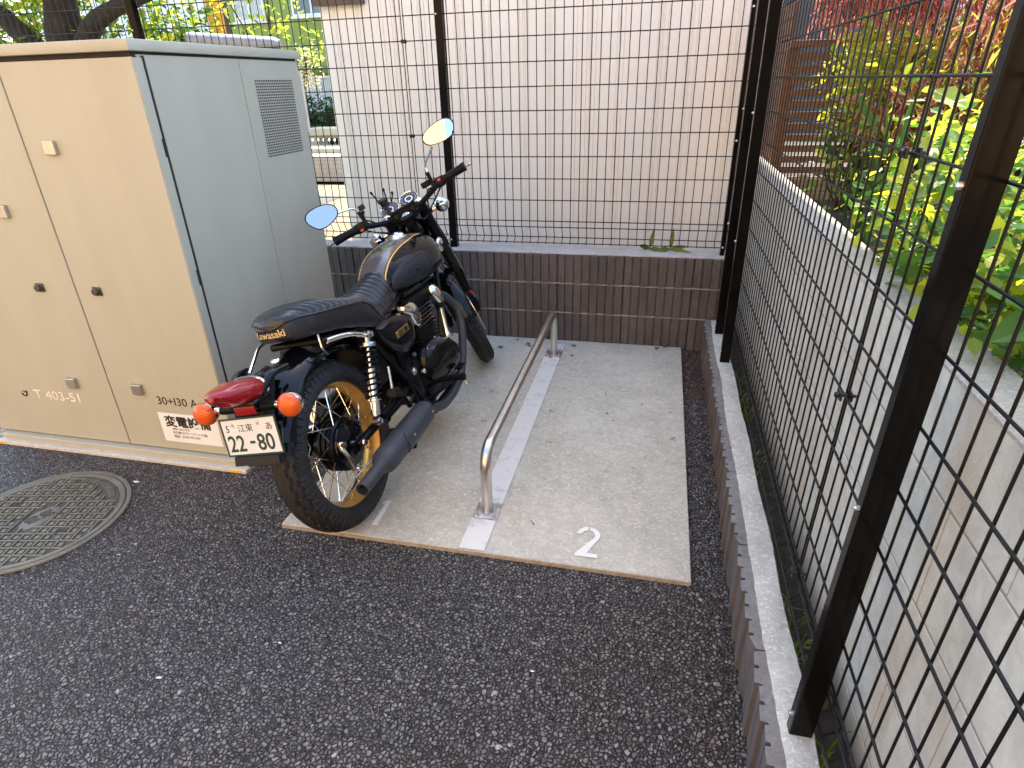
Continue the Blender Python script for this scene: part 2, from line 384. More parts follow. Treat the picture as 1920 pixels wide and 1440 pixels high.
def text(body, size, name, mat, M, parent=None, depth=.0004, sx=1.0, bold=0, align='LEFT', skew=0):
    cu = bpy.data.curves.new('txt', 'FONT'); cu.body = body; cu.size = size; cu.extrude = depth; cu.offset = bold; cu.align_x = align; cu.shear = skew
    cu.resolution_u = 4
    o = bpy.data.objects.new('txt', cu); COL.objects.link(o)
    dg = bpy.context.evaluated_depsgraph_get(); me = bpy.data.meshes.new_from_object(o.evaluated_get(dg))
    bpy.data.objects.remove(o); bpy.data.curves.remove(cu)
    me.materials.clear(); me.materials.append(mat)
    S = Matrix.Diagonal((sx, 1, 1, 1))
    me.transform(M @ S); me.name = name
    ob = bpy.data.objects.new(name, me); COL.objects.link(ob)
    if parent is not None: ob.parent = parent
    return ob
def face_M(origin, xdir, ydir):
    x = Vector(xdir).normalized(); y = Vector(ydir).normalized(); z = x.cross(y)
    M = Matrix((x, y, z)).transposed().to_4x4(); M.translation = Vector(origin); return M
# ================================================================ SETTING
GZ = -.018
def sheet(name, x0, x1, y0, y1, z, mat, label=None):
    o = raw(name, [(x0, y0, z), (x1, y0, z), (x1, y1, z), (x0, y1, z)], [(0, 1, 2, 3)], mat); return tag(o, kind='structure')
sheet('ground', -60, 60, -60, 60, GZ-.05, simple('far_ground', (.22, .2, .17), .95, var=.3, vscale=.6))
# asphalt lot: near sheet
raw_as = sheet('asphalt_lot', -9, .118, -9, 2.3, GZ, MT['asphalt'])
# pale sunlit yard beyond the back fence
sheet('yard', -30, -2.6, 2.32, 8.3, GZ+.01, simple('yard_sand', (.20, .165, .105), .95, var=.35, vscale=3, bstr=.4, bscale=40))
pv = sheet('yard_path', -6.6, -4.9, 5.9, 7.2, GZ+.016, simple('yard_paving', (.085, .085, .09), .9, var=.2, vscale=6))
sheet('yard_moss', -12, -2.6, 2.34, 3.9, GZ+.02, simple('moss', (.13, .13, .015), .95, var=.6, vscale=9, bstr=.7, bscale=50))
# concrete pad
mb = MB(); W_, L_ = 1.5106, 2.0
nx, ny = 60, 80
def jit(a): return (random.random()-.5)*a
vs = []; fs = []
bm = MB(); bm.box(-W_, 0, 0, L_, GZ-.02, 0, bev=.003)
pad = bm.build('concrete_pad', MT['pad'], smooth=False); tag(pad, kind='structure')
bm = MB(); bm.box(-W_+.004, -.004, -.0035, .0, GZ-.015, -.004); tan = bm.build('pad_front_edge', MT['tan'], pad, smooth=False); tag(tan, kind='structure')
def flat(name, poly, z, mat, par):
    return raw(name, [(x, y, z) for x, y in poly], [tuple(range(len(poly)))], mat, par)
xs1, xs2 = -.803, -.708
for (a, b) in ((.002, .172), (.272, 1.716), (1.82, 1.925)):
    e = [(xs1, a), (xs2, a), (xs2, b), (xs1, b)]
    tag(flat('painted_stripe', e, .0035, MT['stripe'], pad), kind='structure')
tag(flat('painted_number', [(-1.1645, .057), (-1.1435, .057), (-1.149, .212), (-1.166, .212), (-1.181, .192), (-1.179, .184), (-1.1665, .188)], .0035, MT['number'], pad), kind='structure')
# stencil 2
def two():
    cx, cy, r1, r2 = -.357, .158, .026, .046; polyL = []
    def arc(a0, a1, r, n=10): return [(cx+r*math.cos(R(a0+(a1-a0)*i/n))*.92, cy+r*math.sin(R(a0+(a1-a0)*i/n))) for i in range(n+1)]
    left = arc(176, 97, r2)+arc(97, 172, r1)
    right = arc(86, -38, r2)+[(-.353, .064), (-.315, .064), (-.315, .044), (-.393, .044), (-.393, .058)]+arc(-38, 86, r1)
    vs = [(x, y, .0035) for x, y in left+right]; n = len(left)
    return raw('painted_number', vs, [tuple(range(n)), tuple(range(n, len(vs)))], MT['number'], pad)
tag(two(), kind='structure')

# ---------------------------------------------------------------- ribbed block walls
def ribprofile(L, d0=0.0):
    # outline depth over one 0.4 m block, returns list of (s, depth outward)
    pts = [(.0, 0.)]
    for k in range(4):
        b = k*.1
        if k: pts.append((b, 0.))
        pts += [(b+.0015, .0150), (b+.0425, .0120), (b+.044, -.001), (b+.0525, -.001), (b+.054, .0095), (b+.0935, .0060), (b+.095, -.004)]
    pts.append((.4, -.002)); return pts
def rib_wall(mb, s0, s1, z0, z1, thick, place, joff, hue=0):
    # place(s, depth, z) -> world; front face at depth 0 (+ outward)
    k0 = math.floor((s0-joff)/.4); s = joff+k0*.4
    while s < s1:
        a = max(s+.002, s0); b = min(s+.398, s1)
        if b-a > .02:
            out = [(s+q, d) for q, d in ribprofile(.4) if a < s+q < b]; dj = jit(.003)
            out = [(a, -.002)]+out+[(b, -.002)]
            poly = [(q, d+dj) for q, d in out]+[(b, -thick), (a, -thick)]
            mb.cur = 0; zt = z1-.006
            mb.prism(poly, lambda q, d: place(q, d, z0), lambda q, d: place(q, d, zt))
            mb.mi[-len(poly)-1] = 1   # top cap
        s += .4
# back wall
wall = empty('low_block_wall', (-1.5, 2.0, GZ))
tag(wall, 'low dark brown ribbed block wall under the back fence', 'wall')
mb = MB(); z = GZ
for i, (z0, z1) in enumerate(((GZ-.02, .188), (.188, .376), (.376, .555))):
    rib_wall(mb, -4.6, .215 if i else .148, z0, z1, .12, lambda q, d, zz: (q, 2.010-d, zz), .027+(.2 if i % 2 else 0)*0)
o = mb.build('block_face', [MT['rib'], MT['ribtop']], wall, smooth=False, dd=False); o.location = -wall.location
mb = MB()
for z0, z1, dd in ((.1825, .1898, .009), (.3705, .3778, .009)): mb.box(-4.6, .2, 2.0055-dd+.003, 2.12, z0, z1)
o = mb.build('mortar_joint', MT['joint'], wall, smooth=False); o.location = -wall.location
mb = MB(); n = 160
for i in range(n):
    x0 = -4.6+4.82*i/n; x1 = -4.6+4.82*(i+1)/n
rows = []
for i in range(n+1):
    x = -4.6+4.82*i/n; e = 2.006+math.sin(i*1.7)*.0015+jit(.004); h = .5625+jit(.002)
    rows.append([(x, e, .553), (x, e+.001, h-.003), (x, e+.006, h), (x, 2.15, h+jit(.002)), (x, 2.155, .54)])
mb.loft([list(r) for r in rows], caps=False)
o = mb.build('mortar_coping', MT['coping'], wall); o.location = -wall.location
# curb wall on the right
curb = empty('curb_wall', (.17, 0, GZ)); tag(curb, 'single course of grey ribbed kerb blocks with a mortar strip along the mesh fence', 'kerb wall')
mb = MB(); rib_wall(mb, -3.2, 1.996, GZ-.02, .191, .03, lambda q, d, zz: (.126-d, q, zz), -.405-.8)
o = mb.build('block_face', [MT['rib'], MT['ribtop']], curb, smooth=False, dd=False); o.location = -curb.location
mb = MB(); rows = []
n = 230
for i in range(n+1):
    y = -3.2+5.22*i/n; e = .1495+math.sin(y*7)*.003+jit(.003); f = .2235+math.sin(y*11+1)*.003+jit(.002)
    h = .187+math.sin(y*9)*.0012
    rows.append([(e, y, .15), (e, y, h-.002), (e+.006, y, h+.0005), (f-.02, y, h+.001+jit(.0015)), (f-.004, y, h-.001), (f, y, h-.008), (f+.001, y, GZ-.05)])
mb.loft(rows, caps=False)
o = mb.build('mortar_strip', MT['strip'], curb); o.location = -curb.location

# channel behind the fence: soil + weeds
sheet('soil_channel', .2, .36, -3.2, 2.6, .045, MT['soil'])
def grass_tufts():
    vs = []; fs = []
    spots = [(.255, y, 13, .085) for y in (-.60, -.50, -.42, -.35, -.27, -.20, .62, 1.02, 1.12, 1.22, 1.3)]+[(.25, -1.1, 6, .05), (.26, .2, 5, .06), (.27, 1.45, 10, .08)]
    for (x, y, n, h) in spots:
        for k in range(n):
            bx = x+random.gauss(0, .018); by = y+random.gauss(0, .035); a = random.random()*2*PI
            L = h*(.5+random.random()); le = .2+random.random()*.9; dx = math.cos(a)*le*L; dy = math.sin(a)*le*L; wd = .0022+random.random()*.002
            px, py = -math.sin(a)*wd, math.cos(a)*wd; o = len(vs); zb = .045
            vs += [(bx-px, by-py, zb), (bx+px, by+py, zb), (bx+dx*.35+px*.8, by+dy*.35+py*.8, zb+L*.65), (bx+dx*.35-px*.8, by+dy*.35-py*.8, zb+L*.65), (bx+dx, by+dy, zb+L*(1-.35*le))]
            fs += [(o, o+1, o+2, o+3), (o+3, o+2, o+4)]
    return vs, fs
def leafmat(name, c1, c2, trans=.5, rough=.45, vs=6.):
    m, nt, bs = new_mat(name); co = coords(nt)
    f = noise(nt, co, vs, 2); out = nt.nodes['Material Output']
    col = ramp(nt, f, [(.3, c1), (.7, c2)])
    nt.links.new(col, bs.inputs['Base Color']); bs.inputs['Roughness'].default_value = rough
    tr = N(nt, 'ShaderNodeBsdfTranslucent'); mx = N(nt, 'ShaderNodeMixShader'); mx.inputs[0].default_value = trans
    hs = N(nt, 'ShaderNodeHueSaturation'); hs.inputs['Saturation'].default_value = 1.05; hs.inputs['Value'].default_value = 1.6; nt.links.new(col, hs.inputs['Color'])
    nt.links.new(hs.outputs[0], tr.inputs[0]); nt.links.new(bs.outputs[0], mx.inputs[1]); nt.links.new(tr.outputs[0], mx.inputs[2]); nt.links.new(mx.outputs[0], out.inputs[0])
    return m
MT['grass'] = leafmat('grass_blades', (.10, .17, .02), (.20, .28, .05), .4)
vs, fs = grass_tufts(); tag(raw('grass', vs, fs, MT['grass']), kind='stuff')['label'] = 'green weeds growing in the gap behind the mesh fence'

# ---------------------------------------------------------------- neighbour's concrete block wall
nw = empty('concrete_block_wall', (.38, 0, 0)); tag(nw, 'pale grey concrete block wall of the neighbouring garden behind the mesh fence', 'wall')
mb = MB(); cz = [.0-.17, .165, .365, .583, .803, 1.006]
for i in range(5):
    z0, z1 = cz[i], cz[i+1]; off = (i % 2)*.2
    y = -4.0+off
    while y < 2.9:
        mb.box(.330+jit(.0012), .4296, y+.0015, y+.3985, z0+.003, z1-.003, bev=.002); y += .4
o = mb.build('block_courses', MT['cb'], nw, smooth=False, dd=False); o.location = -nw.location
mb = MB(); mb.box(.3318, .427, -4, 2.9, -.16, 1.0)
o = mb.build('mortar_joint', simple('cb_mortar', (.27, .255, .225), .95, var=.2, vscale=20), nw, smooth=False); o.location = -nw.location
mb = MB()
rows = []
for i in range(161):
    y = -4+6.9*i/160; rows.append([(.3285+jit(.001), y, 1.002), (.329, y, 1.008), (.333, y, 1.012+jit(.001)), (.427, y, 1.012+jit(.001)), (.4315, y, 1.006), (.4315, y, 1.0)])
mb.loft(rows, caps=False); o = mb.build('coping', MT['coping'] if 0 else concrete('coping_pale', (.26, .245, .21), (.34, .325, .28), (.42, .40, .36), 8, .4), nw); o.location = -nw.location

# ---------------------------------------------------------------- mesh fences
WR = .0026
def mesh_panel(mb, s0, s1, zD, q, nrow, place, cols, bead=.034, z1=None):
    # place(s, out, z): out = away from the lot
    prof = [(zD+nrow*q+.03, 0), (zD, 0), (zD-.036, 0), (zD-.103, bead), (zD-.132, bead*.1)]
    for s in cols:
        mb.tube([place(s, WR*1.9+o_, z_) for z_, o_ in prof], WR, 5, caps=False)
        mb.tube([place(s, WR*1.9+prof[-1][1], prof[-1][0]), place(s, WR*1.9+prof[-1][1], prof[-1][0]-.008)], WR, 5)
    z1 = zD+q if z1 is None else z1
    zz = [(zD, 0)]+[(z1+k*q, 0) for k in range(nrow)]+[(zD-.036, 0), (zD-.103, bead), (zD-.132, bead*.1)]
    for z_, o_ in zz: mb.tube([place(s0, o_, z_), place(s1, o_, z_)], WR*1.1, 6)
bf = empty('back_mesh_fence', (-1.45, 2.09, .563)); bf.name = 'mesh_fence'
tag(bf, 'tall black wire mesh fence standing on the low brown block wall behind the motorcycle', 'fence', 'black wire mesh fences')
pb = lambda s, o_, z_: (s, 2.108+o_, z_)
for (a, b) in ((-1.676, .215), (-3.676, -1.683), (-5.6, -3.683)):
    mb = MB(); cols = [-1.4162+k*.05 for k in range(-90, 40) if a+.004 < -1.4162+k*.05 < b-.004]; cols = [a+.004]+[c_ for c_ in cols if c_-a > .012 and b-c_ > .012]+[b-.004]
    mesh_panel(mb, a, b, .7264, .1231, 12, pb, cols)
    o = mb.build('mesh_panel', MT['fence'], bf, dd=False); o.location = -bf.location
def post(par, x0, x1, y0, y1, z0, z1, boltside, zs):
    mb = MB(); mb.box(x0, x1, y0, y1, z0, z1, bev=.003)
    p = mb.build('fence_post', MT['post'], par, smooth=True, ang=20); p.location = -par.location
    for z_ in zs:
        mb = MB()
        if boltside == 'y': mb.lathe([(0, .006), (.004, .006), (.006, .003), (.006, .0001)], (x0+.01, y0, z_), (0, -1, 0), 8)
        else: mb.lathe([(0, .006), (.006, .006), (.009, .003), (.009, .0001)], (x0, y0+.01, z_), (-1, 0, 0), 8)
        mb.build('bolt', MT['bolt'], p)
    return p
post(bf, -1.470, -1.424, 2.058, 2.1045, .56, 2.25, 'y', [.61, 1.22, 1.83])
post(bf, -3.42, -3.373, 2.058, 2.1045, .56, 2.25, 'y', [.61, 1.22, 1.83])
post(bf, .163, .186, 2.056, 2.1045, .56, 2.25, 'y', [.61, 1.18, 1.79])
mb = MB()
for s, z_ in ((-1.6795, 1.71), (-1.6795, 1.214), (-3.6795, 1.71), (-3.6795, 1.214)):
    mb.box(s-.014, s+.014, 2.098, 2.104, z_-.009, z_+.009, bev=.002); mb.box(s-.014, s+.014, 2.118, 2.123, z_-.009, z_+.009, bev=.002); mb.box(s-.004, s+.004, 2.09, 2.13, z_-.004, z_+.004)
    c_ = mb.build('clip', MT['clip'], bf, smooth=False); c_.location = -bf.location; mb = MB()
rf = empty('mesh_fence', (.2, 0, .187)); tag(rf, 'long black wire mesh fence on the right kerb in front of the garden wall', 'fence', 'black wire mesh fences')
pr = lambda s, o_, z_: (.2215+o_, s, z_)
def lean(o):      # the near end of this fence leans slightly outwards
    for v in o.data.vertices:
        if v.co.z > .187: v.co.x += .026*min(1, max(0, (1.4-v.co.y)/2.0))*(v.co.z-.187)
for (a, b, dz) in ((-.251, 1.78, 0), (-2.28, -.258, 1)):
    mb = MB()
    cols = [a+.004+k*.0535 for k in range(50) if a+.004+k*.0535 < b] if dz == 0 else [b-.004-k*.0539 for k in range(50) if b-.004-k*.0539 > a]
    mesh_panel(mb, a, b, .355, .127, 14, pr, cols, z1=.4625)
    o = mb.build('mesh_panel', MT['fence'], rf, dd=False); o.location = -rf.location; lean(o)
post(rf, .1676, .2166, -.626, -.598, .186, 2.25, 'x', [.245, .80, 1.345])
post(rf, .1622, .2088, 1.384, 1.412, .186, 2.25, 'x', [.245, .80, 1.345])
post(rf, .1627, .2075, 1.778, 1.806, .186, 2.25, 'x', [.245, .80, 1.345])
post(rf, .1676, .2166, -2.63, -2.602, .186, 2.25, 'x', [.245, .80, 1.345])
for o in rf.children_recursive:
    if o.name.startswith(('fence_post', 'bolt')): lean(o)
for s, z_ in ((-.2545, 1.3515), (-.2545, .8435), (-.2545, .319)):
    mb = MB()
    mb.box(.209, .214, s-.014, s+.014, z_-.010, z_+.010, bev=.002); mb.box(.231, .236, s-.014, s+.014, z_-.010, z_+.010, bev=.002); mb.tube([(.2, s, z_), (.245, s, z_)], .004, 8)
    mb.lathe([(0, .0075), (.005, .0075)], (.202, s, z_), (1, 0, 0), 6)
    c_ = mb.build('clip', MT['clip'], rf, smooth=False); c_.location = -rf.location; lean(c_)

# ---------------------------------------------------------------- guard rail between the bays
RH = .272
rail = empty('bike_parking_rail', (-.7535, 1.0, 0)); tag(rail, 'low stainless steel hoop rail bolted over the white stripe between the two bays', 'guard rail')
mb = MB(); mb.tube(rounded([(-.7535, .222, .006), (-.7535, .222, RH), (-.7535, 1.768, RH), (-.7535, 1.768, .006)], .085, 12), .0212, 20)
o = mb.build('rail_tube', MT['steel'], rail); o.location = -rail.location
for y in (.222, 1.768):
    mb = MB(); mb.box(-.7535-.047, -.7535+.047, y-.048, y+.048, .0005, .0065, bev=.0015)
    mb.lathe([(0, .022), (.003, .0215), (.005, .0195)], (-.7535, y, .0064), (0, 0, 1), 20)
    p = mb.build('base_plate', MT['plate'], rail); p.location = -rail.location
    for dx in (-.034, .034):
        for dy in (-.035, .035):
            mb = MB(); c0 = (-.7535+dx, y+dy, .0066)
            mb.lathe([(0, .0095), (.0015, .0095), (.0015, .0001)], c0, (0, 0, 1), 14); mb.lathe([(.0015, .0068), (.0075, .0068), (.0075, .004), (.016, .004), (.0165, .0001)], c0, (0, 0, 1), 6)
            mb.build('bolt', MT['bolt'], p, smooth=False)

# ---------------------------------------------------------------- electrical cabinet
cab = empty('electrical_cabinet', (-2.5, .7, GZ)); CL = -cab.location
tag(cab, 'tall beige grey steel power cabinet with two front doors and a louvred side', 'cabinet')
def cb(mb, name, mat, par=None, smooth=False, **k):
    o = mb.build(name, mat, par or cab, smooth=smooth, **k)
    if par is None: o.location = CL
    return o
X0, X1, Y0, Y1 = -3.112, -1.852, .25, 1.236
body = cb(MB().box(X0+.008, X1-.004, Y0+.03, Y1, .09, 1.597), 'body', MT['cab'])
mb = MB(); mb.box(X1-.0038, X1, .262+.045, .795, .10, 1.594); side1 = cb(mb, 'side_panel', MT['cab'])
mb = MB(); mb.box(X1-.0038, X1-.0005, .799, Y1-.004, .10, 1.594); side2 = cb(mb, 'side_panel', MT['cab'])
mb = MB(); mb.box(X0+.012, X1-.008, Y0+.012, Y0+.029, .098, 1.593); cb(mb, 'door_seam_shade', MT['cabshade'])  # dark sheet put behind the doors so the seams read as shaded
SX = -2.39
def door(x0, x1, notch):
    mb = MB(); mb.box(x0, x1, Y0, Y0+.012, .102, 1.590, bev=.003)
    if notch:   # returned edge on the right side with two hinge notches
        for a, b in ((.102, .42), (.48, 1.0 if 0 else .82), (.88, 1.27), (1.33, 1.590)): pass
        for a, b, w_ in ((.102, .40, .030), (.40, .835, .030), (.835, .895, .020), (.895, 1.288, .030), (1.288, 1.346, .020), (1.346, 1.588, .030)):
            mb.box(x1-.004, x1+.0025, Y0+.004, Y0+.012+w_, a, b)
    return cb(mb, 'door', MT['cab'])
dL = door(X0, SX-.003, False); dR = door(SX+.003, X1-.0005, True)
mb = MB(); mb.box(X0-.012, X1+.010, Y0-.012, Y1+.01, 1.606, 1.640, bev=.004); lid = cb(mb, 'lid', MT['cab'], smooth=True, ang=25)
mb = MB(); mb.box(X0+.01, X1-.01, Y0+.01, Y1, 1.592, 1.609); cb(mb, 'lid_gap_shade', MT['cabshade'])  # dark filler painted in as the shade under the lid
mb = MB(); mb.box(X1-.035, X1+.005, Y1+.001, Y1+.012, 1.30, 1.56); cb(mb, 'rear_flange', MT['wf'])
# plinth
mb = MB(); mb.box(-3.075, X1+.016, .222, Y1+.05, .068, .097, bev=.004); cb(mb, 'plinth_frame', MT['cab'])
mb = MB(); mb.box(-3.095, -1.785, .198, 1.34, .03, .071, bev=.006); base = cb(mb, 'plinth', MT['plinth'])
for x in (-3.06, -1.84):
    mb = MB(); mb.box(x-.02, x+.02, .1965, .2, .0565, .0675); mb.build('reflector', MT['yellow'], base, smooth=False)
# handles and locks on the door faces
def rot_square(par, x, z, s, t, mat, name, ang=-8):
    mb = MB(); M = Matrix.Translation((x, Y0, z)) @ Matrix.Rotation(R(ang)*0, 4, 'Y')
    mb.box(-s/2, s/2, -t, 0, -s/2, s/2, M=M, bev=.003); return mb.build(name, mat, par, smooth=False)
for par, x, z, mat, nm in ((dR, -2.272, 1.324, MT['stsilver'], 'hinge_cover'), (dL, -2.592, 1.102, MT['stsilver'], 'hinge_cover'), (dL, -2.577, .387, MT['stsilver'], 'hinge_cover'), (dR, -2.247, .386, MT['stsilver'], 'hinge_cover')):
    rot_square(par, x, z, .047, .016, mat, nm)
for par, x, z in ((dL, -2.559, .808), (dR, -2.287, .805)):
    mb = MB(); mb.box(x-.02, x+.02, Y0-.006, Y0, z-.017, z+.017, bev=.004); mb.lathe([(0, .0135), (.010, .0135), (.013, .011), (.013, .0001)], (x, Y0-.006, z), (0, -1, 0), 20)
    mb.build('lock', MT['darklock'], par)
FM = lambda x, z, off=.0006: face_M((x, Y0-off, z), (1, 0, 0), (0, 0, 1))
text('T 403-51', .062, 'lettering', MT['inkwhite'], FM(-2.82, .290), dL, sx=1.12)
# emblem: two interlocking hooks
mb = MB()
E1 = [(-2.894, .318), (-2.894, .336), (-2.878, .336), (-2.878, .324), (-2.862, .324), (-2.862, .300), (-2.853, .300), (-2.853, .290), (-2.882, .290), (-2.882, .318)]
mb.prism([(0, 0), (.026, 0), (.026, .007), (.036, .007), (.036, .034), (.026, .034), (.026, .026), (.010, .026), (.010, .018), (0, .018)], lambda a, b: (-2.893+a*.85+b*.25, Y0-.0002, .300+b-a*.35), lambda a, b: (-2.893+a*.85+b*.25, Y0-.0008, .300+b-a*.35))
mb.build('emblem', MT['inkblack'], dL, smooth=False)
mb = MB(); mb.prism([(0, 0), (.009, 0), (.009, .008), (0, .008)], lambda a, b: (-2.8765+a, Y0-.0009, .303+b), lambda a, b: (-2.8765+a, Y0-.0012, .303+b)); mb.prism([(0, 0), (.007, 0), (.007, .007), (0, .007)], lambda a, b: (-2.885+a, Y0-.0009, .309+b), lambda a, b: (-2.885+a, Y0-.0012, .309+b))
mb.build('emblem_white_squares', MT['inkwhite'], dL, smooth=False)  # white printed squares inside the emblem
text('30+I30 A', .053, 'lettering', MT['inkblack'], FM(-2.175, .322), dR, sx=.98)
mb = MB(); mb.box(-2.192, -1.908, Y0-.0008, Y0, .142, .282); st = mb.build('sticker', MT['sticker'], dR, smooth=False)
SM = lambda x, z: face_M((x, Y0-.0014, z), (1, 0, 0), (0, 0, 1))
text('変電設備', .056, 'lettering', MT['inkblack'], SM(-2.166, .222), dR, bold=.0014)
text('お問い合わせ先', .0125, 'lettering', MT['inkgrey'], SM(-2.142, .2015), dR)
text('東京電力パワーグリッド(株)', .0135, 'lettering', MT['inkgrey'], SM(-2.142, .184), dR)
text('電話  0120-995-007', .0145, 'lettering', MT['inkgrey'], SM(-2.142, .1655), dR, sx=1.1)
mb = MB(); mb.box(X1-.0042, X1-.0008, .2945, .3062, .10, 1.594); cb(mb, 'door_gap_shade', MT['cabshade'])  # dark strip put in for the shade between door and side panel
# perforated ventilation field on the side
mb = MB()
for i in range(28):
    for j in range(21):
        y = .885+j*.0135; z = 1.2275+i*.0108
        mb.add([(X1+.0002, y-.0046, z-.0031), (X1+.0002, y+.0046, z-.0031), (X1+.0002, y+.0046, z+.0031), (X1+.0002, y-.0046, z+.0031)], [(0, 1, 2, 3)])
mb.build('vent', MT['cabshade'], side2, smooth=False, dd=False)  # flat dark quads stand for the shade inside the holes

cab.location = (-2.6173, .8167, -.0947); cab.scale = (1.051,)*3
# ---------------------------------------------------------------- manhole cover
mh = empty('manhole_cover', (-2.50, -.145, GZ)); tag(mh, 'round grey green cast iron manhole cover with a basket weave pattern', 'manhole cover')
rr = .322
mb = MB(); mb.lathe([(.0, .0001), (.001, rr-.002), (-.01, rr)], (0, 0, .004), (0, 0, 1), 96); mb.build('cover_base', MT['ironlow'], mh)
mb = MB(); mb.lathe([(.003, rr), (.0075, rr-.002), (.0075, rr-.016), (.003, rr-.018)], (0, 0, 0), (0, 0, 1), 96); mb.lathe([(.004, rr-.022), (.0085, rr-.024), (.0085, rr-.040), (.004, rr-.043)], (0, 0, 0), (0, 0, 1), 96)
mb.build('rim_ring', MT['iron'], mh)
mb = MB(); mb.cur = 0; p_ = .0285; ca, sa = math.cos(R(12)), math.sin(R(12))
def blk(cx, cy, w2, h2, z1, bev=.0022):
    a, b = cx*ca-cy*sa, cx*sa+cy*ca
    if math.hypot(a, b) > rr-.052: return
    if (a*.122+b*.993)**2/.0098+(-a*.993+b*.122)**2/.0034 < 1: return
    if R(38) < math.atan2(b, a) < R(106) and math.hypot(a, b) > .222: return
    if abs(a-.167)+abs(b+.055) < .03 or abs(a+.164)+abs(b-.053) < .03: return
    M = Matrix.Translation((a, b, 0)) @ Matrix.Rotation(R(12), 4, 'Z'); mb.box(-w2, w2, -h2, h2, .004, z1, M=M, bev=bev)
p_ = .040
for i in range(-9, 10):
    for j in range(-9, 10):
        x, y = i*p_, j*p_
        blk(x, y, .0092, .0092, .0092)
        if (i+j) % 2 == 0: blk(x+.5*p_, y+.5*p_, .0036, p_*.86, .0104, .0015)
        else: blk(x+.5*p_, y+.5*p_, p_*.86, .0036, .0100, .0015)
mb.build('weave_pattern', MT['iron'], mh, smooth=False, dd=False)
M2 = Matrix.Rotation(R(83), 4, 'Z')
mb = MB(); mb.ell((0, 0, 0), (.084, .048, .0075), 40, 6, M=M2.to_3x3().to_4x4(), pw=1); bb = mb.build('name_boss', MT['iron'], mh); bb.location = (.0, .0, .002)
text('電気', .050, 'lettering', MT['ironlow'], Matrix.Rotation(R(66), 4, 'Z') @ Matrix.Translation((-.050, -.020, .0098)), mh, bold=.001, depth=.001)
for (px, py) in ((.167, -.055), (-.164, .053)):
    mb = MB(); M = Matrix.Translation((px, py, 0)) @ Matrix.Rotation(R(12), 4, 'Z'); mb.box(-.016, .016, -.012, .012, .0045, .0058, M=M); mb.build('key_hole', MT['inkblack'], mh, smooth=False)
mb = MB()
for i in range(15):
    a = R(98-i*3.8); r_ = .250; M = Matrix.Translation((r_*math.cos(a), r_*math.sin(a), 0)) @ Matrix.Rotation(a, 4, 'Z'); mb.box(-.012, .012, -.0045 if i % 3 else -.006, .0035, .004, .0092, M=M)
mb.build('raised_lettering', MT['iron'], mh, smooth=False)

# ---------------------------------------------------------------- litter on the pad
MT['dead'] = leafmat('dead_maple_leaf', (.10, .022, .015), (.17, .05, .03), .15, .7)
def dead_leaf(x, y, s, rot, i, z=.004):
    vs = []; fs = []
    for k in range(7):
        a = R(-115+k*38); L = s*(1-.10*abs(k-3)); wv = s*.13; o = len(vs)
        d = (math.cos(a), math.sin(a)); q = (-d[1]*wv, d[0]*wv)
        vs += [(0, 0, 0), (d[0]*L*.5+q[0], d[1]*L*.5+q[1], random.random()*s*.3), (d[0]*L, d[1]*L, random.random()*s*.5), (d[0]*L*.5-q[0], d[1]*L*.5-q[1], random.random()*s*.3)]
        fs.append((o, o+1, o+2, o+3))
    o = raw('fallen_leaf', vs, fs, MT['dead']); o.location = (x, y, z); o.rotation_euler = (0, 0, rot); return o
LL = [(-.943, 1.888, .026, 'cluster of curled dry red leaf beside the rail foot by the wall'), (-.653, 1.902, .024, 'dry red leaf just right of the far rail foot near the wall'), (-1.018, 1.947, .018, 'small dry red leaf touching the back wall left of the rail'),
      (-1.094, 1.81, .030, 'dry red leaf lying right of the front tyre'), (-.102, 1.985, .028, 'brown dry leaf against the wall near the pad corner'), (-.15, 1.944, .024, 'brown dry leaf on the pad in front of the corner leaf'), (-.765, 1.70, .014, 'scrap of dry leaf just in front of the far rail foot'), (-.639, 1.753, .018, 'dry stalk of leaf beside the far rail plate'), (-.92, 1.86, .020, 'smaller dry red leaf next to the leaf cluster by the wall')]
for i, (x, y, s, lb) in enumerate(LL): tag(dead_leaf(x, y, s, i*1.3, i), lb.replace('cluster of curled dry red leaf', 'curled dry red leaf'), 'leaf', 'dry leaves on the concrete pad')
vs = []; fs = []
for (x, y) in [(-.609, .761), (-.168, .724), (-.364, 1.087), (-.572, .191), (-.2, 1.2), (-.31, 1.55), (-.05, .9), (-.22, .62), (-.4, 1.3), (-.06, 1.15), (-.65, 1.05), (-.95, .9), (-1.0, 1.2), (-.87, .6), (-.33, 1.02)]:
    for k in range(2):
        a = random.random()*6; L = .006+random.random()*.008; o = len(vs); dx, dy = math.cos(a)*L, math.sin(a)*L
        vs += [(x, y, .002), (x+dx-dy*.25, y+dy+dx*.25, .005), (x+dx*1.5, y+dy*1.5, .003), (x+dx+dy*.25, y+dy-dx*.25, .004)]; fs.append((o, o+1, o+2, o+3))
tag(raw('leaf_crumbs', vs, fs, simple('crumbs', (.03, .015, .012), .9)), kind='stuff')['label'] = 'tiny dark leaf crumbs scattered on the concrete pad'
vs = []; fs = []
for k in range(420):
    y = random.uniform(1.35, 1.99) if k < 300 else random.uniform(-.9, 1.5); x = random.uniform(.004, .11); a = random.random()*6; L = random.uniform(.006, .016); o = len(vs); dx, dy = math.cos(a)*L, math.sin(a)*L; z0 = GZ+.004+random.random()*.006
    if k > 300 and random.random() < .6: continue
    vs += [(x, y, z0), (x+dx-dy*.3, y+dy+dx*.3, z0+.004), (x+dx*1.5, y+dy*1.5, z0), (x+dx+dy*.3, y+dy-dx*.3, z0+.003)]; fs.append((o, o+1, o+2, o+3))
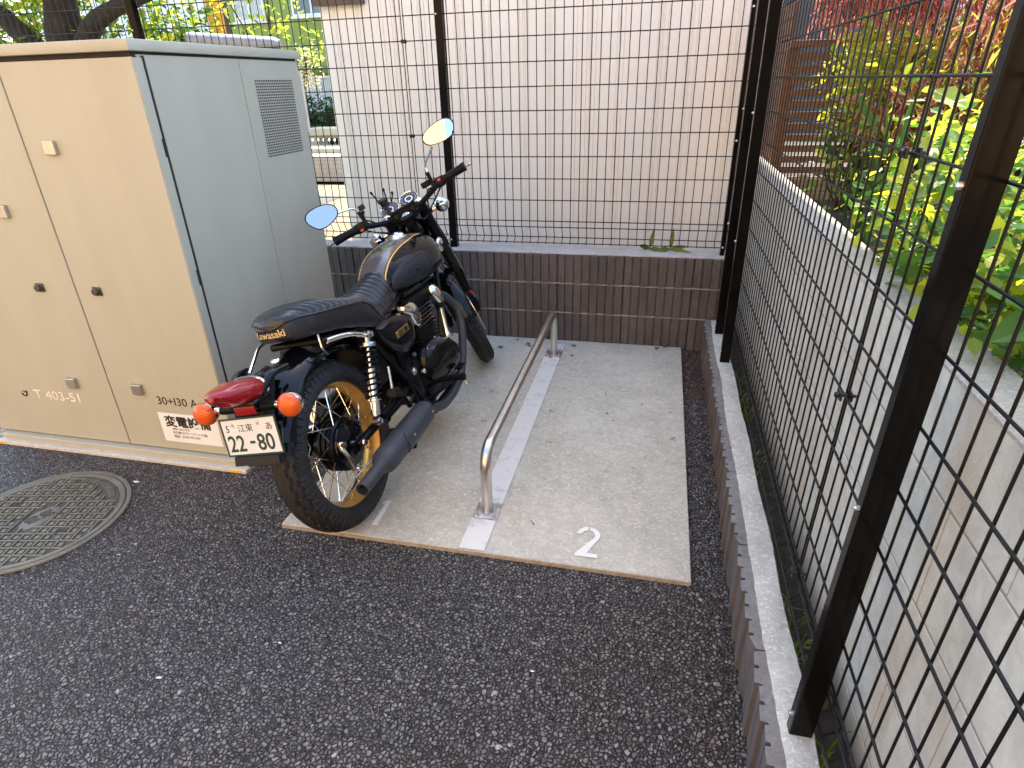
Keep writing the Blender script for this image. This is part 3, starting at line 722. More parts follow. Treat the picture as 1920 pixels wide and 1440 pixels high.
tag(raw('leaf_mulch', vs, fs, leafmat('mulch', (.05, .018, .010), (.24, .12, .06), .1, .8, 60)), kind='stuff')['label'] = 'rusty leaf litter collected in the gravel gap beside the pad'
# white paint flecks on the asphalt
for i, (x, y, s) in enumerate([(-2.305, .142, .016), (-1.491, -.67, .010), (-1.215, -.49, .006), (-.448, -.43, .007)]):
    poly = [(x+s*math.cos(a)*(.5+random.random()*.7), y+s*.5*math.sin(a)*(.5+random.random()*.7)) for a in [k*2*PI/9 for k in range(9)]]
    tag(flat('paint_splash', poly, GZ+.0035, MT['number'], None), kind='structure')

# small plant growing on the back wall
MT['pleaf'] = leafmat('young_leaf', (.035, .10, .012), (.07, .16, .02), .35, .35)
def blade(mb, base, tip, wd, up=(0, -1, .3), fold=.15):
    b, t = Vector(base), Vector(tip); d = (t-b); L = d.length; d.normalize(); s_ = d.cross(Vector(up)).normalized(); nrm = s_.cross(d)
    prof = [(0, .08), (.15, .55), (.35, 1), (.6, .85), (.82, .42), (1, .02)]; rows = []
    for q, w2 in prof:
        c = b+d*L*q+nrm*(-.12*L*q*q)
        rows.append([c-s_*wd*w2+nrm*fold*wd*w2, c, c+s_*wd*w2+nrm*fold*wd*w2])
    vs = [p for r in rows for p in r]; fs = []
    for i in range(len(rows)-1):
        for k in range(2): a = i*3+k; fs.append((a, a+1, a+4, a+3))
    mb.add(vs, fs)
pl = empty('wall_plant', (-.17, 2.12, .56)); tag(pl, 'small green seedling with long leaves sprouting on the back wall coping', 'plant')
mb = MB()
for bx, tips in ((-.235, [(-.215, 2.13, .70), (-.30, 2.10, .60), (-.15, 2.08, .575)]), (-.115, [(-.105, 2.13, .70), (.04, 2.07, .555), (-.02, 2.1, .60), (-.20, 2.09, .575)])):
    for t in tips: blade(mb, (bx, 2.125, .575), t, .013 if t[2] > .65 else .016)
o = mb.build('leaf', MT['pleaf'], pl); o.location = -pl.location
for x_ in (-.235, -.115):
    o = MB().tube([(x_, 2.125, .555), (x_+.001, 2.125, .60)], .0025, 6).build('stem', MT['pleaf'], pl); o.location = -pl.location
# ================================================================ MOTORCYCLE (local frame: x forward, y left, z up)
TH, LEAN = -.0394, .2216
fx = Vector((-math.sin(TH), math.cos(TH), 0)); lx = Vector((-math.cos(TH), -math.sin(TH), 0)); uz = Vector((0, 0, 1))
u2 = uz*math.cos(LEAN)+lx*math.sin(LEAN); l2 = lx*math.cos(LEAN)-uz*math.sin(LEAN)
bike = empty('motorcycle'); bike.matrix_world = Matrix.Translation((-1.2182, .1127, .001)) @ Matrix((fx, l2, u2)).transposed().to_4x4()
tag(bike, 'black retro motorcycle with gold rims leaning on its stand in bay one', 'motorcycle')
WB, TR, EPS, DE = 1.4597, .1048, R(27), .5662
AX = Vector((-math.sin(EPS), 0, math.cos(EPS))); AO = Vector((WB+TR, 0, 0))
RS = Matrix.Translation(AO) @ Matrix.Rotation(DE, 4, AX) @ Matrix.Translation(-AO)
ST = lambda v: RS @ Vector(v)
def B(mb, name, mat, par=None, st=False, **k): return mb.build(name, mat, par or bike, T=ST if st else None, **k)
def axp(s, fwd=0, y=0):      # point on the steering axis at height s, moved forward (perpendicular) and sideways
    p = AO+AX*(s/AX.z); return Vector((p.x+fwd*math.cos(EPS), y, p.z+fwd*math.sin(EPS)))
# ---- wheels
def tyre(cx, Rr, rt, wfac, st, par, bead, by=.04, br=.233):
    n, m = 600, 44; vs = []; fs = []; cz = Rr
    for i in range(n):
        a = 2*PI*i/n; zig = 1 if math.sin(a*34) > 0 else -1
        for k in range(m):
            u = -1+2*k/(m-1); ph = u*R(132); d = 0.; au = abs(u)
            if au < .035: d = .0042
            if abs(au-(.20+.022*zig)) < .026: d = .0078
            if abs(au-(.37+.022*(1 if math.sin(a*34+1.2) > 0 else -1))) < .024: d = .0078
            if .38 < au < .56 and (a*34/(2*PI)*2+(.5 if u > 0 else 0)) % 1 < .20: d = .0078
            if .55 < au < .58: d = -.0006
            sx = math.sin(ph); cr = math.cos(ph)
            rr_ = Rr-rt+ (rt-d)*(cr if cr > 0 else cr*1.0); yy = (rt*wfac-d*.5)*sx
            if abs(ph) > R(92):
                q = (abs(ph)-R(92))/R(40); q = q*q*(3-2*q)*.5+q*.5; rr_ = rr_*(1-q)+br*q; yy = yy*(1-q)+math.copysign(by, ph)*q
            vs.append((cx+rr_*math.cos(a), yy, cz+rr_*math.sin(a)))
    for i in range(n):
        for k in range(m-1): a_ = i*m+k; b_ = ((i+1) % n)*m+k; fs.append((a_, a_+1, b_+1, b_))
    mb = MB().add(vs, fs); return B(mb, 'tyre', MT['rubber'], par, st, dd=False, ang=30)
def ring_lathe(mb, prof, cx, cz, n=80): mb.lathe([(y, r) for y, r in prof], (cx, 0, cz), (0, 1, 0), n, closed=True)
def rim(cx, cz, Rf, w, st, par):
    mb = MB(); h = w/2
    prof = [(-h, Rf), (-h-.003, Rf-.002), (-h-.002, Rf-.0085), (-h+.006, Rf-.014), (-h*.45, Rf-.022), (-.004, Rf-.027), (.004, Rf-.027), (h*.45, Rf-.022), (h-.006, Rf-.014), (h, Rf-.008), (h+.002, Rf-.003), (h, Rf), (h-.004, Rf-.001), (0, Rf-.012), (-h+.004, Rf-.001)]
    ring_lathe(mb, prof, cx, cz, 96); return B(mb, 'rim', MT['gold'], par, st)
def spokes(cx, cz, r_in, yh, r_out, n, st, par, mat='chrome'):
    mb = MB()
    for side in (-1, 1):
        for k in range(n//2):
            a = 2*PI*(k+(.25 if side > 0 else 0))/(n//2); da = (1 if k % 2 else -1)*R(34)
            p0 = (cx+r_in*math.cos(a-da), side*yh, cz+r_in*math.sin(a-da)); p1 = (cx+r_out*math.cos(a), side*.010, cz+r_out*math.sin(a))
            q = Vector(p0).lerp(Vector(p1), .93)
            mb.tube([p0, p1], .0019, 6); mb.tube([q, p1], .0032, 6)
    return B(mb, 'spokes', MT[mat], par, st, dd=False)
RZ = .3164
rw = B(MB().lathe([(-.052, .001), (-.052, .093), (-.044, .100), (-.040, .096), (-.034, .0985), (-.03, .093), (-.022, .093), (-.02, .0985), (-.012, .0985), (-.01, .092), (0, .092), (.002, .0985), (.01, .0985), (.012, .088), (.03, .075), (.05, .06), (.07, .045), (.075, .001)], (0, 0, RZ), (0, 1, 0), 48), 'wheel', MT['satin'])
mb = MB(); mb.lathe([(0, .001), (0, .086), (.004, .089), (.010, .086), (.012, .060), (.018, .052), (.020, .001)], (0, -.0525, RZ), (0, -1, 0), 48); dr = B(mb, 'brake_drum', MT['enginegloss'], rw)
tyre(0, RZ, .0656, 1.0, False, rw, 0, .0385, .2335); rim(0, RZ, .2345, .076, False, rw); spokes(0, RZ, .088, .046, .209, 36, False, rw)
mb = MB(); mb.lathe([(-.06, .17*0+.001), (-.06, .10), (-.066, .10), (-.066, .001)], (0, 0, RZ), (0, -1, 0), 40)
fw = B(MB().lathe([(-.045, .001), (-.045, .055), (-.035, .06), (-.03, .03), (.03, .03), (.035, .05), (.05, .05), (.05, .001)], (WB, 0, .319), (0, 1, 0), 32), 'wheel', MT['satin'], st=True)
tyre(WB, .319, .0475, 1.0, True, fw, 0, .0285, .248); rim(WB, .319, .249, .056, True, fw); spokes(WB, .319, .05, .038, .225, 36, True, fw)
mb = MB(); mb.lathe([(-.068, .075), (-.068, .150), (-.072, .150), (-.072, .075)], (WB, 0, .319), (0, 1, 0), 64, closed=True); mb.lathe([(-.068, .03), (-.068, .08), (-.072, .08), (-.072, .03)], (WB, 0, .319), (0, 1, 0), 32, closed=True)
B(mb, 'brake_disc', MT['dullchrome'], fw, True)

# ---- frame
mb = MB()
HS = axp(.86); HL = axp(.70)
mb.tube([axp(.68), axp(.90)], .027, 16)
for s in (-1, 1):
    mb.tube(rounded([axp(.83, 0, s*.01), (.90, s*.03, .71), (.50, s*.10, .655), (.20, s*.105, .672), (.0, s*.10, .715)], .05), .0135, 10)
    mb.tube(rounded([axp(.70, 0, s*.015), (.93, s*.10, .42), (.84, s*.11, .155), (.45, s*.115, .150), (.42, s*.12, .30), (.40, s*.12, .60), (.42, s*.1, .66)], .06), .014, 10)
    mb.tube(rounded([(.235, s*.118, .645), (.46, s*.12, .30), (.50, s*.115, .19)], .03), .0125, 10)
    # pivot plate
    P2 = [(.482, .455), (.52, .395), (.60, .275), (.585, .235), (.50, .235), (.455, .30), (.405, .395), (.43, .41)]
    mb.prism(P2, lambda a, b: (a, s*.112, b), lambda a, b: (a, s*.117, b))
mb.tube([(.0, -.10, .715), (.0, .10, .715)], .012, 8)
B(mb, 'frame', MT['satin'], dd=False)
mb = MB(); mb.lathe([(0, .013), (.005, .013), (.009, .008), (.009, .0001)], (.490, -.118, .375), (0, -1, 0), 6); mb.lathe([(0, .018), (.004, .018), (.004, .0001)], (.49, -.1175, .375), (0, -1, 0), 18)
B(mb, 'pivot_bolt', MT['bolt'])
mb = MB()
for s in (-1, 1):
    mb.tube(rounded([(.49, s*.10, .335), (.25, s*.118, .335), (.10, s*.113, .325), (-.03, s*.105, .317)], .05), [.017]*19 if False else .0165, 10)
    mb.box(-.055, .03, s*.105-.004, s*.105+.004, .298, .336)
mb.tube([(.49, -.115, .335), (.49, .115, .335)], .022, 12)
B(mb, 'swingarm', MT['satin'], dd=False)
mb = MB(); mb.lathe([(0, .014), (.012, .014), (.012, .010), (.02, .010), (.02, .0001)], (-.002, -.110, .3165), (0, -1, 0), 8); mb.tube([(-.002, -.07, .3165), (-.002, -.112, .3165)], .011, 10)
mb.tube([(.03, -.115, .318), (.065, -.115, .322)], .004, 6); B(mb, 'rear_axle', MT['chrome'])
mb = MB(); mb.tube([(-.075, -.078, .36), (-.085, -.086, .34), (-.075, -.095, .295), (-.075, -.102, .252)], [.013, .011, .007, .007], 10); mb.lathe([(-.008, .012), (.008, .012), (.008, .0001)], (-.078, -.088, .352), (0, -1, 0), 12); mb.lathe([(-.012, .0075), (.014, .0075), (.014, .0001)], (-.075, -.10, .25), (0, -1, 0), 8)
B(mb, 'brake_arm', MT['chrome']); B(MB().tube([(-.11, -.112, .235), (.15, -.13, .245), (.45, -.13, .23)], .0035, 6), 'brake_rod', MT['dullchrome'])
mb = MB()
for s in (-1, 1): pass
# ---- shocks
for s in (-1, 1):
    A, Bq = Vector((.205, s*.142, .652)), Vector((.087, s*.138, .352)); d = (A-Bq).normalized(); L = (A-Bq).length
    sh = B(MB().tube([Bq+d*.02, A-d*.02], .0075, 12), 'shock_absorber', MT['chrome'])
    mb = MB(); mb.lathe([(.024, .0175), (.03, .0185), (.075, .0185), (.078, .026), (.084, .026), (.086, .0175), (.20, .0175), (.205, .008)], Bq, d, 24); B(mb, 'damper_body', MT['chrome'], sh)
    mb = MB(); mb.lathe([(0, .001), (0, .016), (.026, .016), (.026, .001)], Bq+Vector((0, -s*.012, 0)), (0, s, 0), 16); mb.lathe([(0, .010), (.01, .010), (.01, .0001)], Bq+Vector((0, s*.014, 0)), (0, s, 0), 6); B(mb, 'mount', MT['dullchrome'], sh)
    mb = MB(); mb.lathe([(0, .001), (0, .016), (.028, .016), (.028, .001)], A+Vector((0, -s*.012, 0)), (0, s, 0), 16); mb.tube([A-d*.03, A], .014, 12)
    mb.lathe([(0, .011), (.012, .011), (.014, .006), (.014, .0001)], A+Vector((0, s*.016, 0)), (0, s, 0), 6); B(mb, 'mount', MT['dullchrome'], sh)
    mb = MB(); mb.lathe([(0, .001), (0, .030), (.012, .032), (.016, .030), (.016, .001)], A-d*.045, d, 24); B(mb, 'spring_seat', MT['dullchrome'], sh)
    e1 = d.orthogonal().normalized(); e2 = d.cross(e1); pts = []; turns = 9.5; t0, t1 = .085, L-.045
    for i in range(int(turns*18)+1):
        a = 2*PI*i/18; q = i/(turns*18); q2 = q-.06*math.sin(2*PI*q)*0+(.10*(q-q*q)); pts.append(Bq+d*(t0+(t1-t0)*q2)+(e1*math.cos(a)+e2*math.sin(a))*.0275)
    B(MB().tube(pts, .0042, 8), 'spring', MT['satin'], sh)

# ---- fenders
def fender(cx, cz, rad, hw, a0, a1, flare, name, st, th=.0035, drop=.55, n=40):
    mb = MB(); rows = []
    for i in range(n+1):
        a = R(a0+(a1-a0)*i/n); row = []
        for k in range(13):
            u = -1+2*k/12; ph = u*R(88); y = hw*math.sin(ph); r_ = rad-hw*drop*(1-math.cos(ph)); row.append(Vector((cx+r_*math.cos(a), y, cz+r_*math.sin(a))))
        for k in range(12, -1, -1):
            u = -1+2*k/12; ph = u*R(88); y = (hw-th)*math.sin(ph); r_ = rad-th-hw*drop*(1-math.cos(ph)); row.append(Vector((cx+r_*math.cos(a), y, cz+r_*math.sin(a))))
        rows.append(row)
    mb.loft(rows); return B(mb, name, MT['gloss'], None, st)
fen = fender(0.02, RZ+.012, .385, .082, 38, 152, 0, 'rear_fender', False, drop=.75)
mb = MB()   # inner mudguard and plate carrier
mb.prism([(-.315, .62), (-.27, .63), (-.30, .50), (-.345, .452), (-.356, .455), (-.340, .50)], lambda a, b: (a, -.055, b), lambda a, b: (a, .055, b)); mb.prism([(-.362, .492), (-.345, .50), (-.350, .458), (-.372, .468)], lambda a, b: (a, -.085, b), lambda a, b: (a, .085, b))
mb.prism([(-.275, .62), (-.22, .70), (-.20, .69), (-.27, .58)], lambda a, b: (a, -.045, b), lambda a, b: (a, .045, b))
B(mb, 'plate_carrier', MT['blackplastic'], ang=20)
FF = fender(WB, .325, .352, .058, 45, 178, 0, 'front_fender', True, drop=.62)
mb = MB()
for s in (-1, 1):
    for a in (58, 112, 160): mb.tube([(WB+.34*math.cos(R(a)), s*.056, .325+.34*math.sin(R(a))), (WB, s*.075, .36)], .004, 6)
B(mb, 'fender_stay', MT['satin'], st=True)

# ---- tail light, indicators, plate
mb = MB(); mb.tube([(-.17, .0, .69), (-.30, .0, .685)], .024, 10); mb.box(-.335, -.25, -.05, .05, .630, .665, bev=.01); mb.ell((-.275, 0, .684), (.062, .060, .031), 24, 12, pw=.8)
tb = B(mb, 'tail_light', MT['chrome'] if 0 else MT['enginegloss'])
mb = MB(); rings = []
for q, wy, hz, zc in ((-.272, .064, .034, .683), (-.28, .068, .0375, .685), (-.31, .070, .040, .691), (-.345, .066, .041, .697), (-.375, .056, .037, .700), (-.395, .046, .032, .701), (-.404, .038, .026, .701), (-.407, .012, .008, .701)):
    rings.append([Vector((q+(-.015 if 0 else 0)-.022*math.sin(2*PI*k/32)*(1 if q < -.36 else .4), wy*math.copysign(abs(math.cos(2*PI*k/32))**.85, math.cos(2*PI*k/32)), zc+hz*math.copysign(abs(math.sin(2*PI*k/32))**.8, math.sin(2*PI*k/32)))) for k in range(32)])
mb.loft(rings); B(mb, 'lens', MT['redlens'], tb, ang=50)
mb = MB(); mb.lathe([(0, .001), (0, .001)], (0, 0, 0), (0, 0, 1), 4) if 0 else None
rg = []
for q, w_, h_ in ((-.266, .0680, .0385), (-.272, .0700, .0400), (-.279, .0690, .0392)): rg.append([Vector((q, w_*math.copysign(abs(math.cos(2*PI*k/32))**.85, math.cos(2*PI*k/32)), .684+h_*math.copysign(abs(math.sin(2*PI*k/32))**.8, math.sin(2*PI*k/32)))) for k in range(32)])
B(MB().loft(rg), 'bezel', MT['chrome'], tb)
mb = MB(); mb.box(-.342, -.334, -.050, .026, .624, .652, bev=.003); B(mb, 'reflector', MT['redlens'], tb)
def indicator(c, s, rear, st):
    c = Vector(c); fwd = -1 if rear else 1; lens_dir = Vector((fwd, 0, 0))
    mb = MB(); mb.lathe([(0, .0385), (.004, .0385), (.014, .0365), (.028, .030), (.039, .018), (.045, .006), (.046, .0001)], c, -lens_dir, 28)
    o = B(mb, 'indicator', MT['chrome'], None, st)
    mb = MB(); mb.lathe([(0, .0375), (.010, .0365), (.018, .032), (.026, .020), (.0285, .0001)], c, lens_dir, 28); B(mb, 'lens', MT['amber'], o, st)
    y1 = c.y-s*.036; mb = MB(); mb.tube([(c.x-fwd*.012, y1, c.z), (c.x-fwd*.012, y1-s*.022, c.z)], .0125, 14); B(mb, 'stem', MT['chrome'], o, st)
    mb = MB(); mb.tube([(c.x-fwd*.012, y1-s*.022, c.z), (c.x-fwd*.012, y1-s*.075, c.z)], .0145, 14); B(mb, 'rubber_mount', MT['grip'], o, st)
indicator((-.325, -.168, .637), -1, True, False); indicator((-.325, .156, .637), 1, True, False)
PM = Matrix.Translation((-.3455, 0, .5555)) @ Matrix.Rotation(R(9.8), 4, 'Y') @ Matrix.Diagonal((1, 1.0, .88, 1))   # plate plane facing back
mbp = MB(); mbp.box(-.0012, .0005, -.103, .103, -.0665, .0665, M=PM, bev=.0004); plate = B(mbp, 'licence_plate', MT['platewhite'], smooth=False)
mbp = MB()
PF = lambda y0, y1, z0, z1: mbp.box(-.0026, .0012, y0, y1, z0, z1, M=PM)
PF(-.107, .107, .0635, .0695); PF(-.107, .107, -.0695, -.0635); PF(.1015, .107, -.0634, .0634); PF(-.107, -.1015, -.0634, .0634); B(mbp, 'plate_frame', MT['plategreen'], plate, smooth=False)
def PT(t, y, z, size, sx=1., bold=.0, off=0): 
    M = PM @ Matrix.Translation((-.0016, y, z)) @ Matrix(((0, 0, -1, 0), (-1, 0, 0, 0), (0, 1, 0, 0), (0, 0, 0, 1)))
    return text(t, size, 'lettering', MT['plategreen'], M, plate, sx=sx, bold=bold, depth=.0003)
PT('5', .088, .020, .036, .72, .0004); PT('江東', .042, .0205, .0305, .95); PT('あ', -.062, .0205, .031, .9)
PT('22', .094, -.052, .084, .78, .0012); PT('80', -.017, -.052, .084, .78, .0012)
mbp = MB(); mbp.box(-.0028, -.001, -.009, .009, -.026, -.017, M=PM); B(mbp, 'dash', MT['plategreen'], plate, smooth=False)
for y in (.058, -.038): B(MB().lathe([(0, .0052), (.002, .005), (.0025, .0001)], PM @ Vector((-.001, y, .045)), PM.to_3x3() @ Vector((-1, 0, 0)), 12), 'plate_bolt', MT['bolt'], plate)
B(MB().tube(rounded([(-.19, .06, .700), (-.085, .08, .752), (.03, .09, .752)], .02), .0060, 10), 'grab_rail', MT['chrome'])
mb = MB(); mb.tube(rounded([(-.30, -.055, .672), (-.235, -.072, .712), (-.175, -.078, .705)], .02), .0125, 10); mb.tube(rounded([(-.30, .055, .672), (-.235, .072, .712), (-.175, .078, .705)], .02), .0125, 10); mb.tube([(-.235, -.07, .70), (-.235, .07, .70)], .008, 8); B(mb, 'tail_bracket', MT['enginegloss'])
mb = MB(); mb.lathe([(0, .014), (.004, .013), (.006, .0001)], (-.205, -.07, .735), (-.2, -.3, 1), 16); B(mb, 'bracket_bolt', MT['chrome'])
mb = MB(); mb.tube(rounded([(.005, -.118, .712), (.06, -.128, .704), (.12, -.14, .688), (.2, -.143, .652)], .03), [.009]*1+[.012]*27+[.009]*0 if 0 else .0105, 12); B(mb, 'rear_loop_cover', MT['chrome'])
mb = MB(); mb.tube(rounded([(-.018, -.112, .745), (-.030, -.117, .698), (-.012, -.117, .669)], .01), .004, 6); B(mb, 'helmet_hook', MT['chrome'])

# ---- seat
def seat():
    TOP = [(-.105, .812), (-.103, .826), (-.095, .838), (-.08, .846), (-.05, .853), (0, .856), (.05, .850), (.12, .838), (.18, .818), (.25, .795), (.33, .777), (.40, .771), (.48, .777), (.55, .790), (.61, .802), (.655, .800), (.675, .78), (.685, .75)]
    EDGE = [(-.105, .808), (-.09, .822), (-.05, .822), (.0, .812), (.06, .802), (.12, .792), (.2, .776), (.27, .762), (.32, .736), (.38, .668), (.42, .640), (.5, .655), (.60, .69), (.685, .70)]
    BOT = [(-.105, .772), (-.08, .758), (0, .745), (.1, .722), (.2, .690), (.34, .636), (.42, .624), (.5, .645), (.6, .68), (.685, .695)]
    HW = [(-.105, .012), (-.103, .030), (-.095, .052), (-.085, .066), (-.07, .080), (-.05, .093), (-.03, .101), (0, .109), (.05, .117), (.12, .124), (.2, .128), (.27, .129), (.35, .122), (.45, .108), (.55, .092), (.64, .078), (.685, .066)]
    I = lambda T, x: float(np.interp(x, [t[0] for t in T], [t[1] for t in T]))
    n = 330; K = 34; rings = []; pipL = []; pipR = []
    for i in range(n+1):
        x = -.105+.79*(i/n)**1.25; zt, ze, zb, hw = I(TOP, x), I(EDGE, x), I(BOT, x), I(HW, x); ring = []
        ze = max(ze, zb+.004)
        ins = -.06 < x < .66
        for k in range(K+1):                          # top from right edge to left edge
            u = -1+2*k/K; y = hw*1.0*math.sin(u*PI/2*.98)
            z = ze+(zt-ze)*(1-abs(u)**2.1)**.92 if abs(u) < 1 else ze
            if ins and abs(u) < .93:
                f = min(1, (.93-abs(u))/.12); ph = (x-.030*abs(u)**2)/.0345
                z += (abs(math.sin(PI*ph))**.8-1)*(.0135 if x > .26 else .019)*f*min(1, (x+.06)/.03, (.66-x)/.02)
            ring.append(Vector((x, y, z)))
        pipR.append(Vector((x, -hw*1.004, ze))); pipL.append(Vector((x, hw*1.004, ze)))
        for f in (.15, .5, .85): ring.append(Vector((x, hw*(1+.02*math.sin(PI*f)), ze+(zb-ze)*f)))
        for f in (1., .33, -.33, -1.): ring.append(Vector((x, hw*.96*f, zb-.002)))
        for f in (.85, .5, .15): ring.append(Vector((x, -hw*(1+.02*math.sin(PI*f)), ze+(zb-ze)*f)))
        rings.append(ring)
    s_ = B(MB().loft(rings), 'seat', MT['seat'], ang=60)
    mb = MB(); a = [p for p in pipR if p.x < .415]; b = [p for p in pipL if p.x < .415]; mb.tube(a, .0046, 8); mb.tube(b, .0046, 8); mb.tube([pipR[0], pipL[0]], .003, 6)
    B(mb, 'piping', MT['seat'], s_)
    # lettering wraps the rounded tail: arc length along the outline seen from above
    t = text('Kawasaki', .034, 'lettering', MT['goldink'], Matrix.Identity(4), s_, bold=.0005, depth=.0004, sx=.95, align='CENTER')
    xs_ = [-.105+.0005*i for i in range(260)]; path = [(x, I(HW, x)) for x in xs_]; arc = [0]
    for i in range(1, len(path)): arc.append(arc[-1]+math.hypot(path[i][0]-path[i-1][0], path[i][1]-path[i-1][1]))
    arc = [q+.012 for q in arc]
    for v in t.data.vertices:
        q = -v.co.x+.004; sg = 1 if q > 0 else -1; X = float(np.interp(abs(q), arc, [p[0] for p in path])); Y = float(np.interp(abs(q), [0]+arc, [0]+[p[1] for p in path]))
        z = .781+v.co.y; X2 = float(np.interp(abs(q)+.003, arc, [p[0] for p in path])); Y2 = float(np.interp(abs(q)+.003, [0]+arc, [0]+[p[1] for p in path])); nx_, ny_ = -(Y2-Y), (X2-X); l_ = math.hypot(nx_, ny_) or 1
        off = .0022+v.co.z; v.co = Vector((X+nx_/l_*off-.0005, sg*(Y+ny_/l_*off), z))
    return s_
seat()

# ---- fuel tank
TK = [  # x, half width, top z, bottom z, exponent
 (.585, .060, .765, .705, 2.2), (.60, .085, .790, .695, 2.3), (.64, .107, .822, .682, 2.4), (.70, .125, .849, .672, 2.5), (.78, .140, .869, .665, 2.6), (.87, .149, .879, .662, 2.6),
 (.95, .150, .880, .662, 2.6), (1.02, .143, .874, .668, 2.5), (1.08, .125, .858, .684, 2.4), (1.115, .100, .838, .705, 2.3), (1.135, .070, .815, .73, 2.2), (1.14, .03, .79, .76, 2.)]
def tank():
    xs = [t[0] for t in TK]; rings = []
    def cub(col, x):
        v = [t[col] for t in TK]; return float(np.interp(x, xs, v))
    X = np.concatenate([np.linspace(.585, .64, 10), np.linspace(.65, 1.06, 40), np.linspace(1.07, 1.14, 14)])
    def sm(col, x): return sum(cub(col, min(1.14, max(.585, x+d))) for d in (-.03, -.02, -.01, 0, .01, .02, .03))/7 if .62 < x < 1.10 else cub(col, x)
    for x in X:
        hw, zt, zb = sm(1, x), sm(2, x), sm(3, x); zm = zb+(zt-zb)*.40; ring = []
        for k in range(56):
            a = 2*PI*k/56; c, s = math.cos(a), math.sin(a)
            y = hw*math.copysign(abs(c)**.80, c)
            z = zm+(zt-zm)*abs(s)**.86 if s >= 0 else zm-(zm-zb)*abs(s)**.62
            ring.append(Vector((x+ (0 if s >= 0 else 0), y, z)))
        rings.append(ring)
    o = B(MB().loft(rings), 'fuel_tank', MT['tank'], ang=70); return o, rings
tk, trings = tank()
def tank_surf(x, z, s):
    # y of the tank side at x,z
    xs = [r[0].x for r in trings]; i = int(np.argmin([abs(q-x) for q in xs])); best = 0
    r = trings[i]; c = sorted(r, key=lambda p: abs(p.z-z)+(0 if p.y*s > 0 else 9))[:2]; return sum(abs(p.y) for p in c)/2
for s in (-1, 1):
    out = [(.572+.028, .735), (.60, .712), (.64, .694), (.70, .688), (.78, .690), (.85, .698), (.885, .715), (.897, .745), (.888, .780), (.862, .803), (.82, .812), (.76, .810), (.70, .800), (.65, .783), (.612, .760)]
    out = bez([Vector((a, 0, b)) for a, b in out]+[Vector((out[0][0], 0, out[0][1]))], 4)[:-1]; cx_, cz_ = .745, .748; mb = MB(); rings = []
    for f, h in ((1.0, -.004), (.985, .006), (.95, .0085), (.84, .0105), (.80, .0085), (.77, .0100), (.4, .0112), (.05, .0115)):
        ring = []
        for p in out:
            x, z = cx_+(p.x-cx_)*f, cz_+(p.z-cz_)*f; ring.append((x, s*(tank_surf(x, z, s)+h), z))
        rings.append(ring)
    B(mb.loft(rings, caps=False), 'knee_pad', MT['kneepad'], tk, ang=50)
mb = MB(); mb.lathe([(0, .047), (.004, .047), (.008, .043), (.009, .036), (.016, .034), (.020, .030), (.021, .012), (.024, .011), (.0245, .0001)], (.925, 0, .876), (0, 0, 1), 36); B(mb, 'fuel_cap', MT['chrome'], tk)
for s in (-1,):  # chrome blob: tank front right mount / tap
    mb = MB(); mb.tube([(1.11, -.098, .80), (1.13, -.105, .745)], .013, 10); mb.ell((1.085, -.128, .795), (.030, .012, .022)); B(mb, 'horn_cover', MT['chrome'])

# ---- side covers
for s in (-1, 1):
    pts = [(.300, .640), (.37, .648), (.47, .640), (.555, .615), (.597, .575), (.600, .525), (.575, .485), (.52, .468), (.45, .470), (.39, .505), (.335, .565)]
    out = bez([Vector((a, 0, b)) for a, b in pts]+[Vector((pts[0][0], 0, pts[0][1]))], 5)[:-1]; rings = []
    for f, h in ((1, .085), (1, .118), (.97, .127), (.86, .137), (.6, .143), (.3, .146), (.03, .147)):
        rings.append([(.46+(p.x-.46)*f, s*h, .555+(p.z-.555)*f) for p in out])
    sc = B(MB().loft(rings), 'side_cover', MT['enginegloss'], ang=40)
    if s < 0:
        M = face_M((.398, -.1485, .556), (1, 0, .0), (0, 0, 1)); mb = MB(); mb.box(0, .112, 0, .028, -.004, .002, M=M, bev=.0012); bd = B(mb, 'badge', MT['goldbadge'], sc)
        mb = MB(); mb.box(.020, .092, .0035, .0245, .0016, .0024, M=M); B(mb, 'badge_field', MT['dial'], bd, smooth=False)
        text('W800', .024, 'lettering', MT['goldbadge'], M @ Matrix.Translation((.021, .0055, .0022)), bd, bold=.0008, sx=.95)
# ---- engine
mb = MB()
mb.box(.54, .86, -.135, .135, .185, .40, bev=.03); mb.box(.48, .58, -.12, .12, .23, .42, bev=.03); mb.ell((.80, 0, .30), (.12, .14, .11), 24, 14)
mb.tube([(.60, -.05, .45), (.60, .05, .45)], .05, 14)
B(mb, 'crankcase', MT['engine'])
def cover(s):
    pts = [(.575, .435), (.66, .448), (.76, .428), (.86, .375), (.905, .315), (.885, .258), (.80, .225), (.70, .232), (.61, .262), (.552, .31), (.545, .385)]
    out = bez([Vector((a, 0, b)) for a, b in pts]+[Vector((pts[0][0], 0, pts[0][1]))], 5)[:-1]; rings = []
    for f, h in ((1, .12), (1, .140), (.97, .147), (.965, .152), (.90, .158), (.82, .172), (.66, .180), (.3, .183), (.03, .184)):
        rings.append([(.735+(p.x-.735)*f, s*h, .335+(p.z-.335)*f) for p in out])
    o = B(MB().loft(rings), 'engine_cover', MT['enginegloss'], ang=40)
    mb = MB()
    for x, z in ((.60, .427), (.70, .442), (.81, .40), (.89, .33), (.565, .35), (.60, .275), (.72, .236)):
        mb.lathe([(0, .0065), (.006, .0065), (.008, .004), (.008, .0001)], (x, s*.148, z), (0, s, 0), 8)
    B(mb, 'cover_bolt', MT['bolt'], o, dd=False)
    return o
cover(-1); cover(1)
